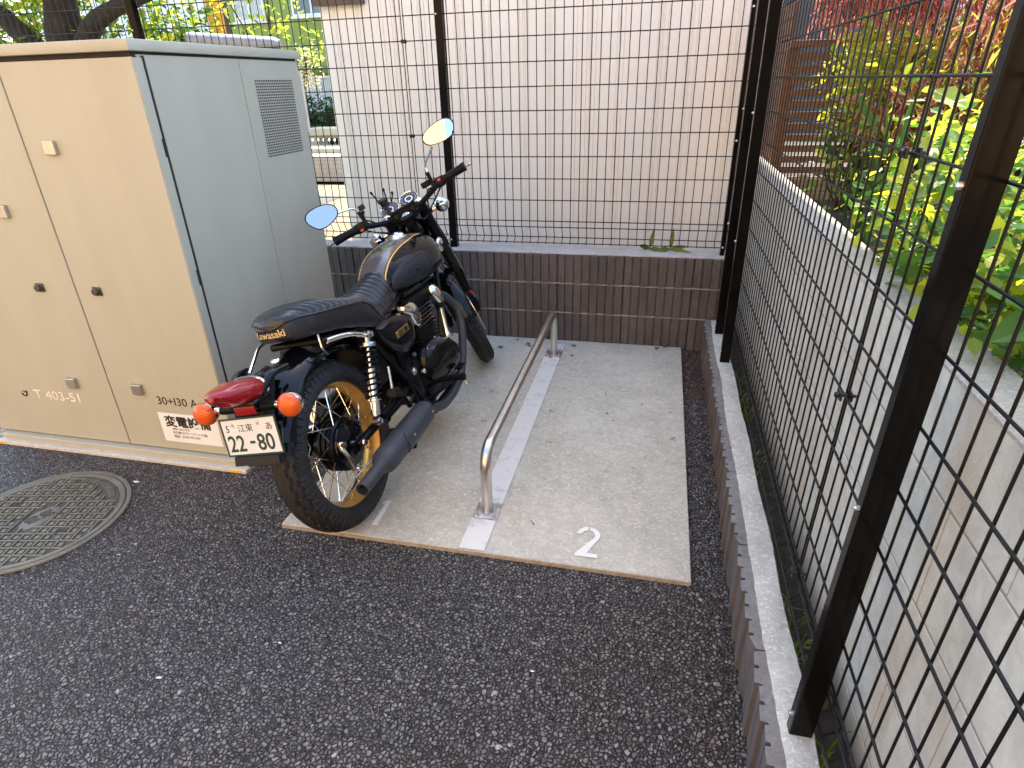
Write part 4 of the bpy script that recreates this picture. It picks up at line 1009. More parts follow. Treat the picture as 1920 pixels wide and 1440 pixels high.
mb = MB(); mb.lathe([(0, .012), (.010, .012), (.014, .008), (.014, .0001)], (.532, -.135, .352), (0, -1, 0), 8); mb.lathe([(0, .010), (.010, .010), (.010, .0001)], (.505, -.132, .445), (0, -1, 0), 8); B(mb, 'oil_plug', MT['bolt'])
# cylinders with fins
cyl = B(MB().box(.635, .80, -.115, .115, .39, .60, bev=.015), 'cylinder', MT['engine'])
mb = MB(); me_ = MB()
for k in range(11):
    z = .410+k*.0175; g = .0 if k < 7 else .004
    for yy in (-.068, .068):
        mb.box(.628-g, .818+g, yy-.058, yy+.058, z, z+.0045, bev=.0012)
        if k >= 6: me_.box(.6265-g, .8195+g, yy-.0592, yy+.0592, z+.0008, z+.0036)
B(mb, 'cooling_fins', MT['satin'], cyl, smooth=False, dd=False); B(me_, 'polished_fin_edges', MT['alu'], cyl, smooth=False, dd=False)
mb = MB(); mb.box(.62, .85, -.13, .13, .605, .655, bev=.012); mb.box(.66, .81, -.12, .12, .655, .685, bev=.02)
for k in range(5): mb.box(.61, .862, -.138, .138, .607+k*.011, .610+k*.011)
for s in (-1, 1): mb.tube([(.82, s*.07, .62), (.875, s*.085, .595)], .026, 14)
B(mb, 'cylinder_head', MT['engine'], dd=False)
# bevel drive tower with chrome cap on the right side
mb = MB(); mb.tube([(.823, -.155, .405), (.828, -.154, .435), (.85, -.150, .53), (.855, -.149, .55)], [.019, .0125, .0125, .020], 16); tw = B(mb, 'cam_drive_tower', MT['chrome'])
mb = MB(); mb.lathe([(-.012, .018), (-.012, .0235), (-.006, .021), (.0, .0235), (.006, .021), (.012, .0235), (.012, .018)], (.854, -.149, .545), (.16, 0, 1), 20); B(mb, 'rubber_ring', MT['grip'], tw)
mb = MB(); rings = []
for q, rx_, ry_ in ((0, .024, .022), (.018, .031, .025), (.04, .036, .028), (.062, .036, .027), (.08, .029, .022), (.092, .018, .014), (.096, .003, .003)):
    c = Vector((.858-.30*q, -.148+.10*q, .558+q)); rings.append([c+Vector((rx_*math.cos(2*PI*k/28), ry_*math.sin(2*PI*k/28), 0)) for k in range(28)])
B(mb.loft(rings), 'tower_cap', MT['chrome'], tw)
mb = MB(); mb.lathe([(0, .026), (.006, .026), (.006, .018), (.012, .018), (.012, .0001)], (.822, -.156, .398), (.12, 0, 1), 16); B(mb, 'tower_flange', MT['bolt'], tw)
# intake covers (chrome) beside the throttle bodies
for s in (-1, 1):
    mb = MB(); pts = [(.530, .650), (.60, .648), (.648, .615), (.664, .570), (.652, .535), (.612, .528), (.588, .55), (.570, .59), (.528, .625)]
    out = bez([Vector((a, 0, b)) for a, b in pts]+[Vector((pts[0][0], 0, pts[0][1]))], 4)[:-1]
    B(mb.loft([[(.60+(p.x-.60)*f, s*h, .595+(p.z-.595)*f) for p in out] for f, h in ((1, .085), (1, .132), (.93, .142), (.6, .149), (.05, .151))]), 'intake_cover', MT['chrome'], ang=45)
    mb = MB(); mb.box(.600, .636, s*.1485-.002, s*.1485+.003, .546, .552); mb.box(.608, .640, s*.1485-.002, s*.1485+.003, .558, .563); B(mb, 'intake_mark', MT['dial'], smooth=False)
    B(MB().tube([(.52, s*.06, .58), (.64, s*.065, .59)], .034, 16), 'intake_duct', MT['grip'])
# exhaust
for s in (-1, 1):
    P = rounded([(.862, .088, .598), (.985, .115, .560), (1.02, .135, .455), (.975, .13, .36), (.91, .11, .25), (.83, .06, .165), (.70, -.04, .135), (.56, -.12, .150), (.46, -.168, .20)], .045, 6) if s > 0 else rounded([(.862, s*.088, .598), (.985, s*.120, .560), (1.035, s*.150, .455), (.985, s*.160, .36), (.915, s*.158, .255), (.83, s*.156, .185), (.70, s*.160, .160), (.56, s*.168, .168), (.43, s*.178, .218), (.37, s*.186, .246)], .045, 6)
    ex = B(MB().tube(P, .0205, 18), 'exhaust_pipe', MT['matte'])
    mb = MB(); mb.lathe([(0, .032), (.012, .032), (.014, .024)], (.866, s*.089, .597), (.95, s*.25, -.25), 20); B(mb, 'pipe_clamp', MT['dullchrome'], ex)
    if s > 0: continue
    d = Vector((-1, -s*.03*-1, .012)).normalized() if 0 else Vector((-1, s*.035, .012)).normalized(); c = Vector((.385, s*.186, .248))
    mb = MB(); mb.lathe([(0, .022), (.006, .028), (.02, .040), (.035, .0445), (.10, .047), (.30, .0485), (.405, .0485), (.428, .0455), (.446, .038), (.458, .0275), (.475, .0245), (.60, .0235), (.6005, .0195), (.54, .0190), (.54, .0001)], c, d, 40)
    mf = B(mb, 'muffler', MT['matte'])
    # heat shield on the outside
    mb = MB(); rows = []
    for i in range(25):
        q = .045+.265*i/24; wv = 1 if .07 < q < .285 else max(.25, 1-((.07-q)/.03 if q < .07 else (q-.285)/.03)**2*.75); rr_ = .0455+.0; row = []
        for k in range(13):
            a = R(-8+(-1+2*k/12)*58*wv); rr2 = np.interp(q, [0, .02, .1, .3], [.034, .044, .047, .0485])+.0045
            e1 = Vector((0, s, 0)); e2 = Vector((0, 0, 1)); row.append(c+d*q+(e1*math.cos(a)+e2*math.sin(a))*rr2)
        row2 = [c+d*q+(p-(c+d*q))*.93 for p in reversed(row)]; rows.append(row+row2)
    B(mb.loft(rows), 'heat_shield', MT['matte'], mf)
    mb = MB()
    for q in (.065, .255): mb.lathe([(0, .0055), (.003, .0055), (.004, .0001)], c+d*q+Vector((0, s*.053, .01)), (0, s, 0), 8)
    B(mb, 'shield_screw', MT['bolt'], mf)
    mb = MB(); mb.lathe([(-.014, .0235), (-.014, .0265), (.014, .0265), (.014, .0235)], c, d, 20); mb.box(c.x-.01, c.x+.01, c.y-.005, c.y+.005, c.z+.02, c.z+.045); B(mb, 'muffler_clamp', MT['satin'], mf)
# pegs, pedals, stands
for s in (-1, 1):
    mb = MB(); mb.tube([(.555, s*.115, .265), (.56, s*.17, .285), (.562, s*.205, .292)], .010, 8); fb = B(mb, 'footrest_bracket', MT['satin'])
    mb = MB(); prof = [(0, .001), (0, .013)]
    for k in range(11): prof += [(.006+k*.008, .0155), (.010+k*.008, .0155), (.011+k*.008, .013), (.0135+k*.008, .013)]
    prof += [(.095, .017), (.105, .017), (.106, .001)]; mb.lathe(prof, (.562, s*.205, .293), (-.06, s, .03), 20); B(mb, 'footrest', MT['grip'], fb)
    mb = MB(); mb.tube([(.560, s*.302, .282), (.556, s*.312, .258)], .0028, 6); B(mb, 'peg_feeler', MT['bolt'], fb)
    # passenger peg on its looped bracket
    mb = MB(); mb.tube(rounded([(.36, s*.125, .275), (.30, s*.135, .385) if 0 else (.285, s*.14, .40), (.235, s*.145, .375), (.13, s*.14, .352)], .03), .0115, 10); mb.tube([(.36, s*.125, .275), (.42, s*.122, .30)], .012, 8); pb_ = B(mb, 'pillion_bracket', MT['satin'])
    mb = MB(); mb.tube([(.270, s*.145, .392) if 0 else (.30, s*.14, .36), (.15, s*.20, .432)], [.013, .0175], 14); B(mb, 'pillion_footrest', MT['grip'], pb_)
    mb = MB(); mb.lathe([(0, .010), (.006, .009), (.008, .0001)], (.345, s*.138, .315), (0, s, 0), 8); mb.lathe([(0, .010), (.006, .009), (.008, .0001)], (.37, s*.135, .27), (0, s, 0), 8); B(mb, 'bracket_bolt', MT['bolt'], pb_)
mb = MB(); mb.tube(rounded([(.50, -.125, .23), (.60, -.165, .225), (.70, -.19, .235), (.745, -.205, .262)], .03), .0065, 8); mb.box(.73, .79, -.225, -.185, .262, .272, bev=.004); B(mb, 'brake_pedal', MT['satin'])
B(MB().tube([(.315, -.115, .475), (.272, -.125, .385)], .0075, 10), 'centre_stand_lever', MT['dullchrome'])
mb = MB(); mb.tube([(.58, .13, .17), (.53, .20, .08), (.50, .235, .045)], .012, 8); mb.box(.46, .54, .215, .265, .034, .042); B(mb, 'side_stand', MT['satin'])
mb = MB(); mb.tube([(.50, -.09, .16), (.36, -.10, .135), (.28, -.13, .128)], .014, 8); mb.tube([(.50, .09, .16), (.36, .10, .135), (.28, .13, .128)], .014, 8); mb.tube([(.40, -.1, .145), (.40, .1, .145)], .012, 8); B(mb, 'centre_stand', MT['satin'])
mb = MB(); mb.box(.30, .56, .055, .10, .31, .41, bev=.02); mb.box(-.03, .40, .085, .105, .335, .385, bev=.01); B(mb, 'chain_case', MT['satin'])
mb = MB(); mb.box(.27, .56, -.09, .09, .40, .64, bev=.03); mb.box(-.02, .42, -.075, .075, .655, .715, bev=.02); B(mb, 'inner_housing', MT['blackplastic'])
# ---- fork and steering (all turned left with the front wheel)
def fk(s, t, y): return axp(s, .035, y)
FB = Vector((WB, 0, .319))
fdir = AX
for s in (-1, 1):
    bot = Vector((WB-.018*0, s*.082, .319)); y = s*.090
    # slider
    def P(h, off=0): q = Vector((WB-.012, y, .319)); return q+AX*h
    mb = MB(); mb.tube([P(-.03), P(.02), P(.06), P(.30), P(.31)], [.018, .026, .0235, .0235, .027], 18); leg = B(mb, 'fork_leg', MT['satin'], st=True)
    prof = [(0, .022)]
    for k in range(13): prof += [(.004+k*.0168, .0285), (.008+k*.0168, .0300), (.012+k*.0168, .0285), (.0165+k*.0168, .0235)]
    prof += [(.225, .024)]
    B(MB().lathe(prof, P(.285), AX, 24), 'fork_gaiter', MT['grip'], leg, True)
    B(MB().tube([P(.50), P(.735)], .0265, 18), 'fork_shroud', MT['satin'], leg, True)
    mb = MB(); mb.lathe([(0, .0215), (.012, .0215), (.016, .014), (.016, .0001)], P(.735), AX, 6); B(mb, 'fork_cap', MT['chrome'], leg, True)
mb = MB(); c = axp(.885, .03); bmx = [(-.13, -.0), ]
def yoke(h, name, mat):
    mb = MB(); ctr = Vector((WB-.012, 0, .319))+AX*h; f = Vector((math.cos(EPS), 0, math.sin(EPS)))
    poly = [(-.075, -.03), (-.05, -.055), (.0, -.115), (.025, -.125), (.035, -.09), (.03, .0), (.035, .09), (.025, .125), (.0, .115), (-.05, .055), (-.075, .03)]
    mb.prism(poly, lambda a, b: ctr+f*a+Vector((0, b, 0)), lambda a, b: ctr+f*a+Vector((0, b, 0))+AX*.024); return B(mb, name, mat, st=True, ang=25)
yoke(.50, 'lower_yoke', MT['satin']); yk = yoke(.705, 'upper_yoke', MT['satin'])
mb = MB(); mb.lathe([(0, .020), (.012, .020), (.013, .013), (.016, .012), (.016, .0001)], (1.095, 0, .945), AX, 20); B(mb, 'steering_nut', MT['chrome'], st=True)
# handlebar
HB = []
pts = [(1.0, -.345, 1.015), (1.035, -.24, 1.010), (1.06, -.205, 1.005), (1.105, -.10, .968), (1.11, -.05, .972), (1.11, .05, .972), (1.105, .10, .968), (1.06, .205, 1.005), (1.035, .24, 1.010), (1.0, .345, 1.015)]
pts = [(a, b, c_-.006-.012*(b > 0)*0) for a, b, c_ in pts]
hb = B(MB().tube(rounded(pts, .03, 5), .0128, 14), 'handlebar', MT['satin'], st=True)
mb = MB()
for y in (-.045, .045): mb.box(1.085, 1.135, y-.013, y+.013, .935, .990, bev=.006)
B(mb, 'handlebar_clamp', MT['satin'], hb, True)
B(MB().lathe([(0, .0075), (.004, .0075), (.006, .004), (.006, .0001)], (1.105, -.045, .990), AX, 6).lathe([(0, .0075), (.004, .0075), (.006, .004), (.006, .0001)], (1.105, .045, .990), AX, 6), 'clamp_bolt', MT['chrome'], hb, True)
B(MB().tube([(1.085, -.055, .985), (1.085, .055, .985)], .0085, 12).ell((1.085, -.06, .985), (.01,)*3, 10, 6).ell((1.085, .06, .985), (.01,)*3, 10, 6), 'crossbar', MT['satin'], hb, True)
for s in (-1, 1):
    a, b = Vector((1.0, s*.345, 1.009)), Vector((1.033, s*.245, 1.005)); d = (b-a).normalized()
    g = B(MB().lathe([(0, .001), (0, .0205), (.004, .0215), (.02, .0195), (.06, .0185), (.1, .0185), (.112, .0185), (.116, .0225), (.122, .0225), (.122, .011)], a-d*.006, d, 24), 'handgrip', MT['grip'], st=True)
    c = Vector((1.045, s*.215, 1.004)); mb = MB(); mb.box(c.x-.026, c.x+.026, c.y-.024, c.y+.024, c.z-.024, c.z+.024, bev=.009); mb.box(c.x-.018, c.x+.03, c.y-.012-s*.03, c.y+.012-s*.03, c.z-.018, c.z+.018, bev=.006); sw = B(mb, 'switch_housing', MT['satin'], st=True)
    mb = MB(); mb.box(c.x-.030, c.x-.02, c.y-.008, c.y+.008, c.z+.004, c.z+.016, bev=.002) if s < 0 else mb.box(c.x-.034, c.x-.022, c.y-.008, c.y+.008, c.z-.018, c.z-.006, bev=.002); B(mb, 'switch_button', MT['red'], sw, True)
    # lever
    L0 = Vector((1.075, s*.205, 1.000)); mb = MB(); mb.tube(bez([L0, (1.085, s*.235, .998), (1.070, s*.28, .997), (1.050, s*.33, 1.002), (1.036, s*.375, 1.006)], 6), [.0065]*8+[.0060]*9+[.0052]*8, 8); mb.ell((1.034, s*.38, 1.007), (.009,)*3, 12, 8); B(mb, 'brake_lever' if s < 0 else 'clutch_lever', MT['dullchrome'], st=True)
    mb = MB(); mb.box(1.055, 1.09, s*.20-.014, s*.20+.014, .985, 1.012, bev=.005); B(mb, 'lever_perch', MT['satin'], st=True)
    # mirror
    base = Vector((1.058, s*.183, 1.015)); mb = MB(); mb.tube([base, base+Vector((-.004, s*.004, .055))], .0095, 12); mr = B(mb, 'mirror', MT['grip'], st=True)
    el = base+Vector((-.006, s*.010, .088)) if s < 0 else base+Vector((-.01, s*.012, .080)); hd_ = Vector((1.005, s*.262, 1.152)) if s < 0 else Vector((1.005, s*.276, 1.112))
    B(MB().tube(rounded([base+Vector((-.004, s*.004, .05)), el, hd_], .02), .0050, 10), 'mirror_stalk', MT['chrome'], mr, True)
    C = Vector((1.0, -.315, 1.194)) if s < 0 else Vector((1.0, .334, 1.133)); nrm = Vector((-.97, .05*s, .04)).normalized() if s < 0 else Vector((-.93, -.1, .30)).normalized()
    # mirror aims: frame in its own plane
    ex_ = Vector((0, s, 0)); ex_ = (ex_-nrm*ex_.dot(nrm)).normalized(); ey_ = nrm.cross(ex_); ey_ = ey_ if ey_.z > 0 else -ey_
    tl = -.12 if s < 0 else -.30; ex2 = ex_*math.cos(tl)+ey_*math.sin(tl)*1; ey2 = -ex_*math.sin(tl)+ey_*math.cos(tl)
    outl = [(.072, .012), (.066, .034), (.046, .047), (.015, .046), (-.02, .036), (-.052, .018), (-.067, -.004), (-.064, -.026), (-.046, -.041), (-.012, -.046), (.028, -.042), (.058, -.026)]
    out = bez([Vector((a_, b_, 0)) for a_, b_ in outl]+[Vector((outl[0][0], outl[0][1], 0))], 4)[:-1]
    rg = lambda f, h: [C+ex2*(p.x*f*(1.2 if s < 0 else 1.06))+ey2*(p.y*f*(.98 if s < 0 else 1.18))+nrm*h for p in out]
    B(MB().loft([rg(.2, -.022), rg(.7, -.019), rg(.93, -.010), rg(1, 0), rg(1, .003), rg(.93, .004), rg(.93, .001)]), 'mirror_shell', MT['blackplastic'], mr, True)
    B(MB().add(rg(.94, .0018), [tuple(range(len(out)))]), 'mirror_glass', MT['mirror'], mr, True, smooth=False)
mb = MB(); mb.box(1.055, 1.098, -.178, -.132, 1.012, 1.040, bev=.006); rs = B(mb, 'brake_fluid_reservoir', MT['satin'], st=True)
# instruments
def gauge(c, name):
    c = Vector(c); n = Vector((-.62, 0, .78)).normalized(); mb = MB(); mb.lathe([(-.06, .001), (-.06, .036), (-.03, .046), (-.004, .047)], c, n, 36); g = B(mb, name, MT['satin'], st=True)
    B(MB().lathe([(-.006, .047), (-.006, .0505), (.003, .0505), (.005, .047), (.002, .044)], c, n, 40), 'bezel', MT['chrome'], g, True)
    B(MB().lathe([(.0, .0441), (.0, .0001)], c, n, 40), 'dial', MT['dial'], g, True)
    e1 = Vector((0, 1, 0)); e2 = n.cross(e1); e2 = e2 if e2.z > 0 else -e2; mb = MB()
    for k in range(17):
        a = R(-125+k*250/16); d = e1*math.sin(-a)+e2*math.cos(a); q = e1*math.cos(a)+e2*math.sin(a); r0 = .033 if k % 2 else .029
        mb.add([c+d*r0-q*.0009+n*.0006, c+d*r0+q*.0009+n*.0006, c+d*.040+q*.0009+n*.0006, c+d*.040-q*.0009+n*.0006], [(0, 1, 2, 3)])
    mb.lathe([(.0006, .021), (.0006, .0145)], c-e2*.006*0, n, 28); mb.add([c-e1*.001+n*.001, c+e1*.001+n*.001, c+e1*.0006-e2*.012+e1*.018+n*.001], [(0, 1, 2)])
    B(mb, 'dial_marks', MT['dialwhite'], g, True, dd=False)
gauge((1.145, -.053, 1.008), 'speedometer'); gauge((1.145, .053, 1.008), 'tachometer')
mb = MB(); mb.box(1.12, 1.165, -.085, .085, .955, .985, bev=.01); B(mb, 'instrument_bracket', MT['satin'], st=True)
mb = MB(); mb.lathe([(0, .021), (.006, .021), (.007, .013), (.002, .012), (.002, .0001)], (1.105, .0, .940), AX, 24); B(mb, 'ignition_switch', MT['chrome'], st=True)
mb = MB(); hc = Vector((1.265, 0, .872)); mb.lathe([(-.085, .001), (-.085, .035), (-.07, .062), (-.035, .085), (0, .094), (.012, .094)], hc, (1, 0, -.02), 36); hl = B(mb, 'headlight', MT['gloss'], st=True)
B(MB().lathe([(0, .094), (.004, .098), (.014, .098), (.020, .090)], hc+Vector((.008, 0, 0)), (1, 0, -.02), 40), 'bezel', MT['chrome'], hl, True); B(MB().lathe([(.018, .092), (.03, .05), (.034, .0001)], hc, (1, 0, -.02), 40), 'lens', simple('headlight_glass', (.6, .62, .62), .05, coat=1), hl, True)
mb = MB()
for s in (-1, 1): mb.box(1.19, 1.30, s*.100-.003, s*.100+.003, .84, .90)
B(mb, 'headlight_bracket', MT['satin'], st=True)
indicator((1.19, -.185, .908), -1, False, True); indicator((1.19, .185, .908), 1, False, True)
mb = MB(); mb.tube([(1.175, -.11, .908), (1.175, -.13, .908)], .010, 10); B(mb, 'indicator_mount', MT['satin'], st=True)
# brake caliper and hose
mb = MB(); mb.box(1.365, 1.425, -.105, -.06, .375, .445, bev=.01); cal = B(mb, 'brake_caliper', MT['satin'], st=True)
mb = MB(); mb.lathe([(0, .010), (.006, .010), (.006, .0001)], (1.372, -.106, .385), (0, -1, 0), 12); B(mb, 'banjo_bolt', MT['bluean'], cal, True)
mb = MB(); mb.tube([(1.375, -.108, .395), (1.365, -.10, .43)], .0055, 8); B(mb, 'hose_fitting', MT['red'], cal, True)
cab_ = [([(1.08, -.17, 1.0), (1.17, -.15, .99), (1.24, -.12, .90), (1.22, -.12, .75), (1.30, -.12, .60), (1.37, -.10, .43)], .004, 'brake_hose'), ([(1.06, .20, 1.0), (1.16, .18, 1.02), (1.24, .12, .95), (1.20, .06, .85), (1.12, .05, .78)], .0035, 'clutch_cable'), ([(1.06, -.215, .985), (1.12, -.14, .93), (1.10, -.09, .90), (1.02, -.06, .895)], .0038, 'throttle_cable'), ([(1.06, .21, .99), (1.14, .17, .95), (1.15, .10, .90), (1.08, .06, .88)], .003, 'switch_wiring')]
for p_, r_, nm in cab_: B(MB().tube(bez(p_, 8), r_, 8), nm, MT['grip'], st=True)
B(MB().tube([(1.105, -.11, .725), (1.20, -.115, .62), (1.285, -.12, .548)], .0035, 8), 'brake_line_guide', MT['dullchrome'], st=True)
# accessories on the bar: phone holder, camera mount
mb = MB(); mb.tube([(1.09, .062, .985), (1.10, .062, 1.03)], .011, 10); mb.lathe([(0, .018), (.02, .020), (.022, .026), (.030, .027), (.032, .024), (.0325, .0001)], (1.10, .062, 1.035), (-.25, 0, 1), 24)
ph = B(mb, 'phone_holder', MT['kneepad'], st=True)
for dx, dy, hh in ((.0, .024, .075), (.012, -.026, .062), (.02, -.05, .03)):
    mb = MB(); b_ = Vector((1.10+dx, .062+dy*.6, 1.03)); t_ = b_+Vector((.004, dy*.5, hh)); mb.tube([b_, t_], .0035, 8); mb.tube([t_, t_+Vector((0, dy*.1, .012))], [.0045, .0072], 10); mb.tube([t_+Vector((0, dy*.1, .012)), t_+Vector((0, dy*.12, .016))], [.0072, .003], 10); B(mb, 'holder_claw', MT['blackplastic'], ph, True)
mb = MB(); mb.tube([(1.075, .185, 1.01), (1.06, .172, 1.055)], .004, 8); mb.ell((1.06, .170, 1.058), (.009,)*3, 12, 8); mb.box(1.045, 1.072, .148, .180, 1.068, 1.092, bev=.003); B(mb, 'bar_accessory_mount', MT['blackplastic'], st=True)
mb = MB(); mb.box(.62, .64, -.015, .015, .79, .8) if 0 else None
B(MB().tube([(.60, -.118, .675), (.95, -.10, .662)], .006, 8).tube([(.60, .118, .675), (.95, .10, .662)], .006, 8), 'tank_seam', MT['satin'])
# ================================================================ BUILDINGS AND GARDEN
def siding(name, base):
    m, nt, bs = new_mat(name); co = coords(nt)
    a = noise(nt, coords(nt, (1, 1, .4)), 1.3, 5); b = noise(nt, co, 140, 3, .7)
    col = ramp(nt, a, [(.3, tuple(x*.93 for x in base)), (.7, tuple(x*1.05 for x in base))])
    col = mixc(nt, .5, col, ramp(nt, b, [(.3, tuple(x*.85 for x in base)), (.7, tuple(min(1, x*1.15) for x in base))]))
    nt.links.new(col, bs.inputs['Base Color']); bs.inputs['Roughness'].default_value = .85
    bump(nt, bs, b, .35, .002); return m
MT['siding'] = siding('beige_siding', (.76, .775, .74))
MT['brown'] = simple('brown_metal', (.075, .055, .05), .5, .2)
def window(par, x0, x1, z0, z1, y, sgn=-1, curtain=False, split=True, fr=.05):
    mb = MB(); y1 = y+sgn*.05
    a, b = min(y, y1), max(y, y1)
    mb.box(x0, x1, a, b, z0, z0+fr); mb.box(x0, x1, a, b, z1-fr, z1); mb.box(x0, x0+fr, a, b, z0+fr+.0005, z1-fr-.0005); mb.box(x1-fr, x1, a, b, z0+fr+.0005, z1-fr-.0005)
    if split: mb.box((x0+x1)/2-fr/2, (x0+x1)/2+fr/2, a, b, z0+fr+.0005, z1-fr-.0005)
    mb.box(x0-.06, x1+.06, a-(.04 if sgn < 0 else 0), b+(.04 if sgn > 0 else 0), z0-.05, z0-.001)
    f = mb.build('window', MT['wframe'], par, smooth=False); f.location = -par.location
    mb = MB(); mb.box(x0+fr, x1-fr, min(y, y+sgn*.02), max(y, y+sgn*.02), z0+fr, z1-fr); mb.build('pane', MT['curtain'] if curtain else MT['pane'], f, smooth=False)
    return f
MT['wframe'] = simple('white_frame', (.75, .76, .76), .4); MT['pane'] = simple('dark_pane', (.06, .07, .08), .06, coat=.5)
def curtain():
    m, nt, bs = new_mat('curtain'); co = coords(nt); w_ = N(nt, 'ShaderNodeTexWave', bands_direction='X'); w_.inputs['Scale'].default_value = 6; w_.inputs['Distortion'].default_value = 1
    nt.links.new(co, w_.inputs['Vector']); nt.links.new(ramp(nt, w_.outputs['Fac'], [(0, (.30, .31, .30)), (1, (.62, .64, .62))]), bs.inputs['Base Color']); bs.inputs['Roughness'].default_value = .3; return m
MT['curtain'] = curtain()
BX0, BX1, BY = -2.655, .262, 3.0
bb = empty('beige_house', (-1.2, 5, 0)); tag(bb, 'beige house with grooved vertical wall boards right behind the back fence', 'building')
mb = MB()
# facade profile along X with grooved board groups
pts = [(BX0, BY+.02)]
def groove(x, w_=.006, d=.005): return [(x-w_/2, BY), (x-w_/2+.0012, BY+d), (x+w_/2-.0012, BY+d), (x+w_/2, BY)]
gx = []
x = BX0+.09; k = 0
while x < BX1-.05:
    if k % 2 == 0: gx += [x, x+.022, x+.034, x+.060]
    else: gx += [x, x+.014, x+.045]
    gx += [x+.19] if k % 3 == 1 else []
    x += .2275+(.03 if k % 2 else -.03); k += 1
for g in sorted(gx): pts += groove(g)
pts += [(BX1, BY)]
poly = pts+[(BX1, 9.0), (BX0, 9.0)]
mb.prism([(a, b) for a, b in poly], lambda a, b: (a, b, .03), lambda a, b: (a, b, 7.1))
o = mb.build('wall', MT['siding'], bb, smooth=False, dd=False); o.location = -bb.location
mb = MB(); mb.box(BX0-.03, BX1+.03, BY-.25, 9.1, 7.1, 7.3); o = mb.build('roof', MT['brown'], bb, smooth=False); o.location = -bb.location
mb = MB(); mb.box(BX0-.02, BX0+.36, BY-.05, BY-.003, 2.0, 2.13); o = mb.build('window_hood', MT['brown'], bb, smooth=False); o.location = -bb.location
mb = MB(); mb.box(BX0+.1, BX1, BY-.012, BY-.001, .03, .10); o = mb.build('base_flashing', simple('flashing', (.4, .35, .3), .5), bb, smooth=False); o.location = -bb.location
mb = MB(); mb.tube([(BX1+.06, BY+.06, .1), (BX1+.06, BY+.06, 6.8)], .03, 12); o = mb.build('downpipe', simple('brown_pipe', (.16, .09, .065), .45), bb); o.location = -bb.location

gb = empty('green_building', (-9, 18, 0)); tag(gb, 'olive green apartment building with white window frames across the sunlit yard', 'building')
MT['olive'] = simple('olive_render', (.27, .34, .085), .9, var=.12, vscale=1.2)
mb = MB(); mb.box(-12.3, -4.5, 15, 22, 0, 9); o = mb.build('wall', MT['olive'], gb, smooth=False); o.location = -gb.location
mb = MB(); mb.box(-12.32, -4.48, 14.86, 14.997, 1.84, 2.0); o = mb.build('ledge', simple('olive_dark', (.17, .2, .05), .8), gb, smooth=False); o.location = -gb.location
for x0, x1, z0, z1, c_ in ((-11.5, -10.6, 3.1, 4.3, True), (-9.8, -8.7, 3.16, 4.4, False), (-9.74, -8.9, .9, 1.78, True), (-7.6, -6.4, 3.1, 4.3, False)): window(gb, x0, x1, z0, z1, 14.997, -1, c_)
ob = empty('orange_column', (-8.52, 10, 0)); MT['orange'] = simple('orange_paint', (.80, .36, .02), .6, var=.15, vscale=20)
mb = MB(); mb.box(-.10, .10, -.1, .1, 0, 4.2, bev=.01); oo = mb.build('column', MT['orange'], ob, smooth=False)
mb = MB(); mb.box(-.15, .15, -.15, .15, 0, .12, bev=.01); mb.build('footing', MT['plinth'], ob, smooth=False)
tag(ob, 'bright orange painted column in front of the olive green building', 'column')
lp = empty('utility_pole', (-7.05+.0, 11.0, 0)); lp.location = (-9.0, 11, 0)
mb = MB(); mb.tube([(0, 0, 0), (0, 0, 4.6)], [.06, .045], 12); mb.build('pole', MT['brown'], lp); mb = MB(); mb.lathe([(0, .12), (.12, .12), (.14, .07), (.14, .001)], (0, 0, 0), (0, 0, 1), 16); mb.build('base', MT['brown'], lp)
mb = MB(); mb.tube([(0, 0, 3.4), (-1.6, -.6, 4.3)], .012, 6); mb.build('stay_wire', MT['brown'], lp)
tag(lp, 'thin dark pole in front of the olive green wall between its upper windows', 'pole')
# pale buildings closing the view
wb = empty('white_building', (-18, 24, 0)); tag(wb, 'white sunlit building glimpsed between the leaves of the dark trunked tree', 'building')
mb = MB(); mb.box(-26, -13.0, 22, 28, 0, 7); o = mb.build('wall', simple('white_render', (.80, .80, .78), .8, var=.04), wb, smooth=False); o.location = -wb.location
for x0 in (-24, -20.5, -17): window(wb, x0, x0+1.6, 2.2, 3.6, 21.997)
gh = empty('grey_house', (3.5, 12, 0)); tag(gh, 'dark grey clad house beyond the garden slat fence', 'building')
mb = MB(); mb.box(1.15, 2.95, 8, 13, 0, 2.95); o = mb.build('wall', simple('dark_cladding', (.075, .075, .085), .6, vscale=2), gh, smooth=False); o.location = -gh.location
mb = MB(); mb.prism([(1.0, 2.95), (3.1, 2.95), (2.05, 3.5)], lambda a, b: (a, 7.8, b), lambda a, b: (a, 13.2, b)); o = mb.build('roof', MT['brown'], gh, smooth=False); o.location = -gh.location
wh = empty('white_house', (6, 14, 0)); tag(wh, 'white rendered house wall showing between the red maple branches', 'building')
mb = MB(); mb.box(2.2, 9.5, 14, 20, 0, 6); o = mb.build('wall', simple('white_wall', (.82, .83, .85), .8, var=.03), wh, smooth=False); o.location = -wh.location
window(wh, 6.8, 8.2, 2.0, 3.2, 13.997)
# apartment block behind the photographer: it faces the sun and is what the chrome and the doors reflect
ab = empty('cream_apartment_block', (-2, -9, 0)); tag(ab, 'warm cream apartment block facing the parking bay from across the lot', 'building')
mb = MB(); mb.box(-14, 5.0, -13, -7.5, 0, 8.5); o = mb.build('wall', simple('cream_tile', (.84, .50, .20), .8, var=.1, vscale=2), ab, smooth=False); o.location = -ab.location
for zf in (.9, 3.6, 6.2):
    for x0 in (-12.2, -8.4, -4.6, .2): window(ab, x0, x0+1.5, zf, zf+1.4, -7.497, 1)

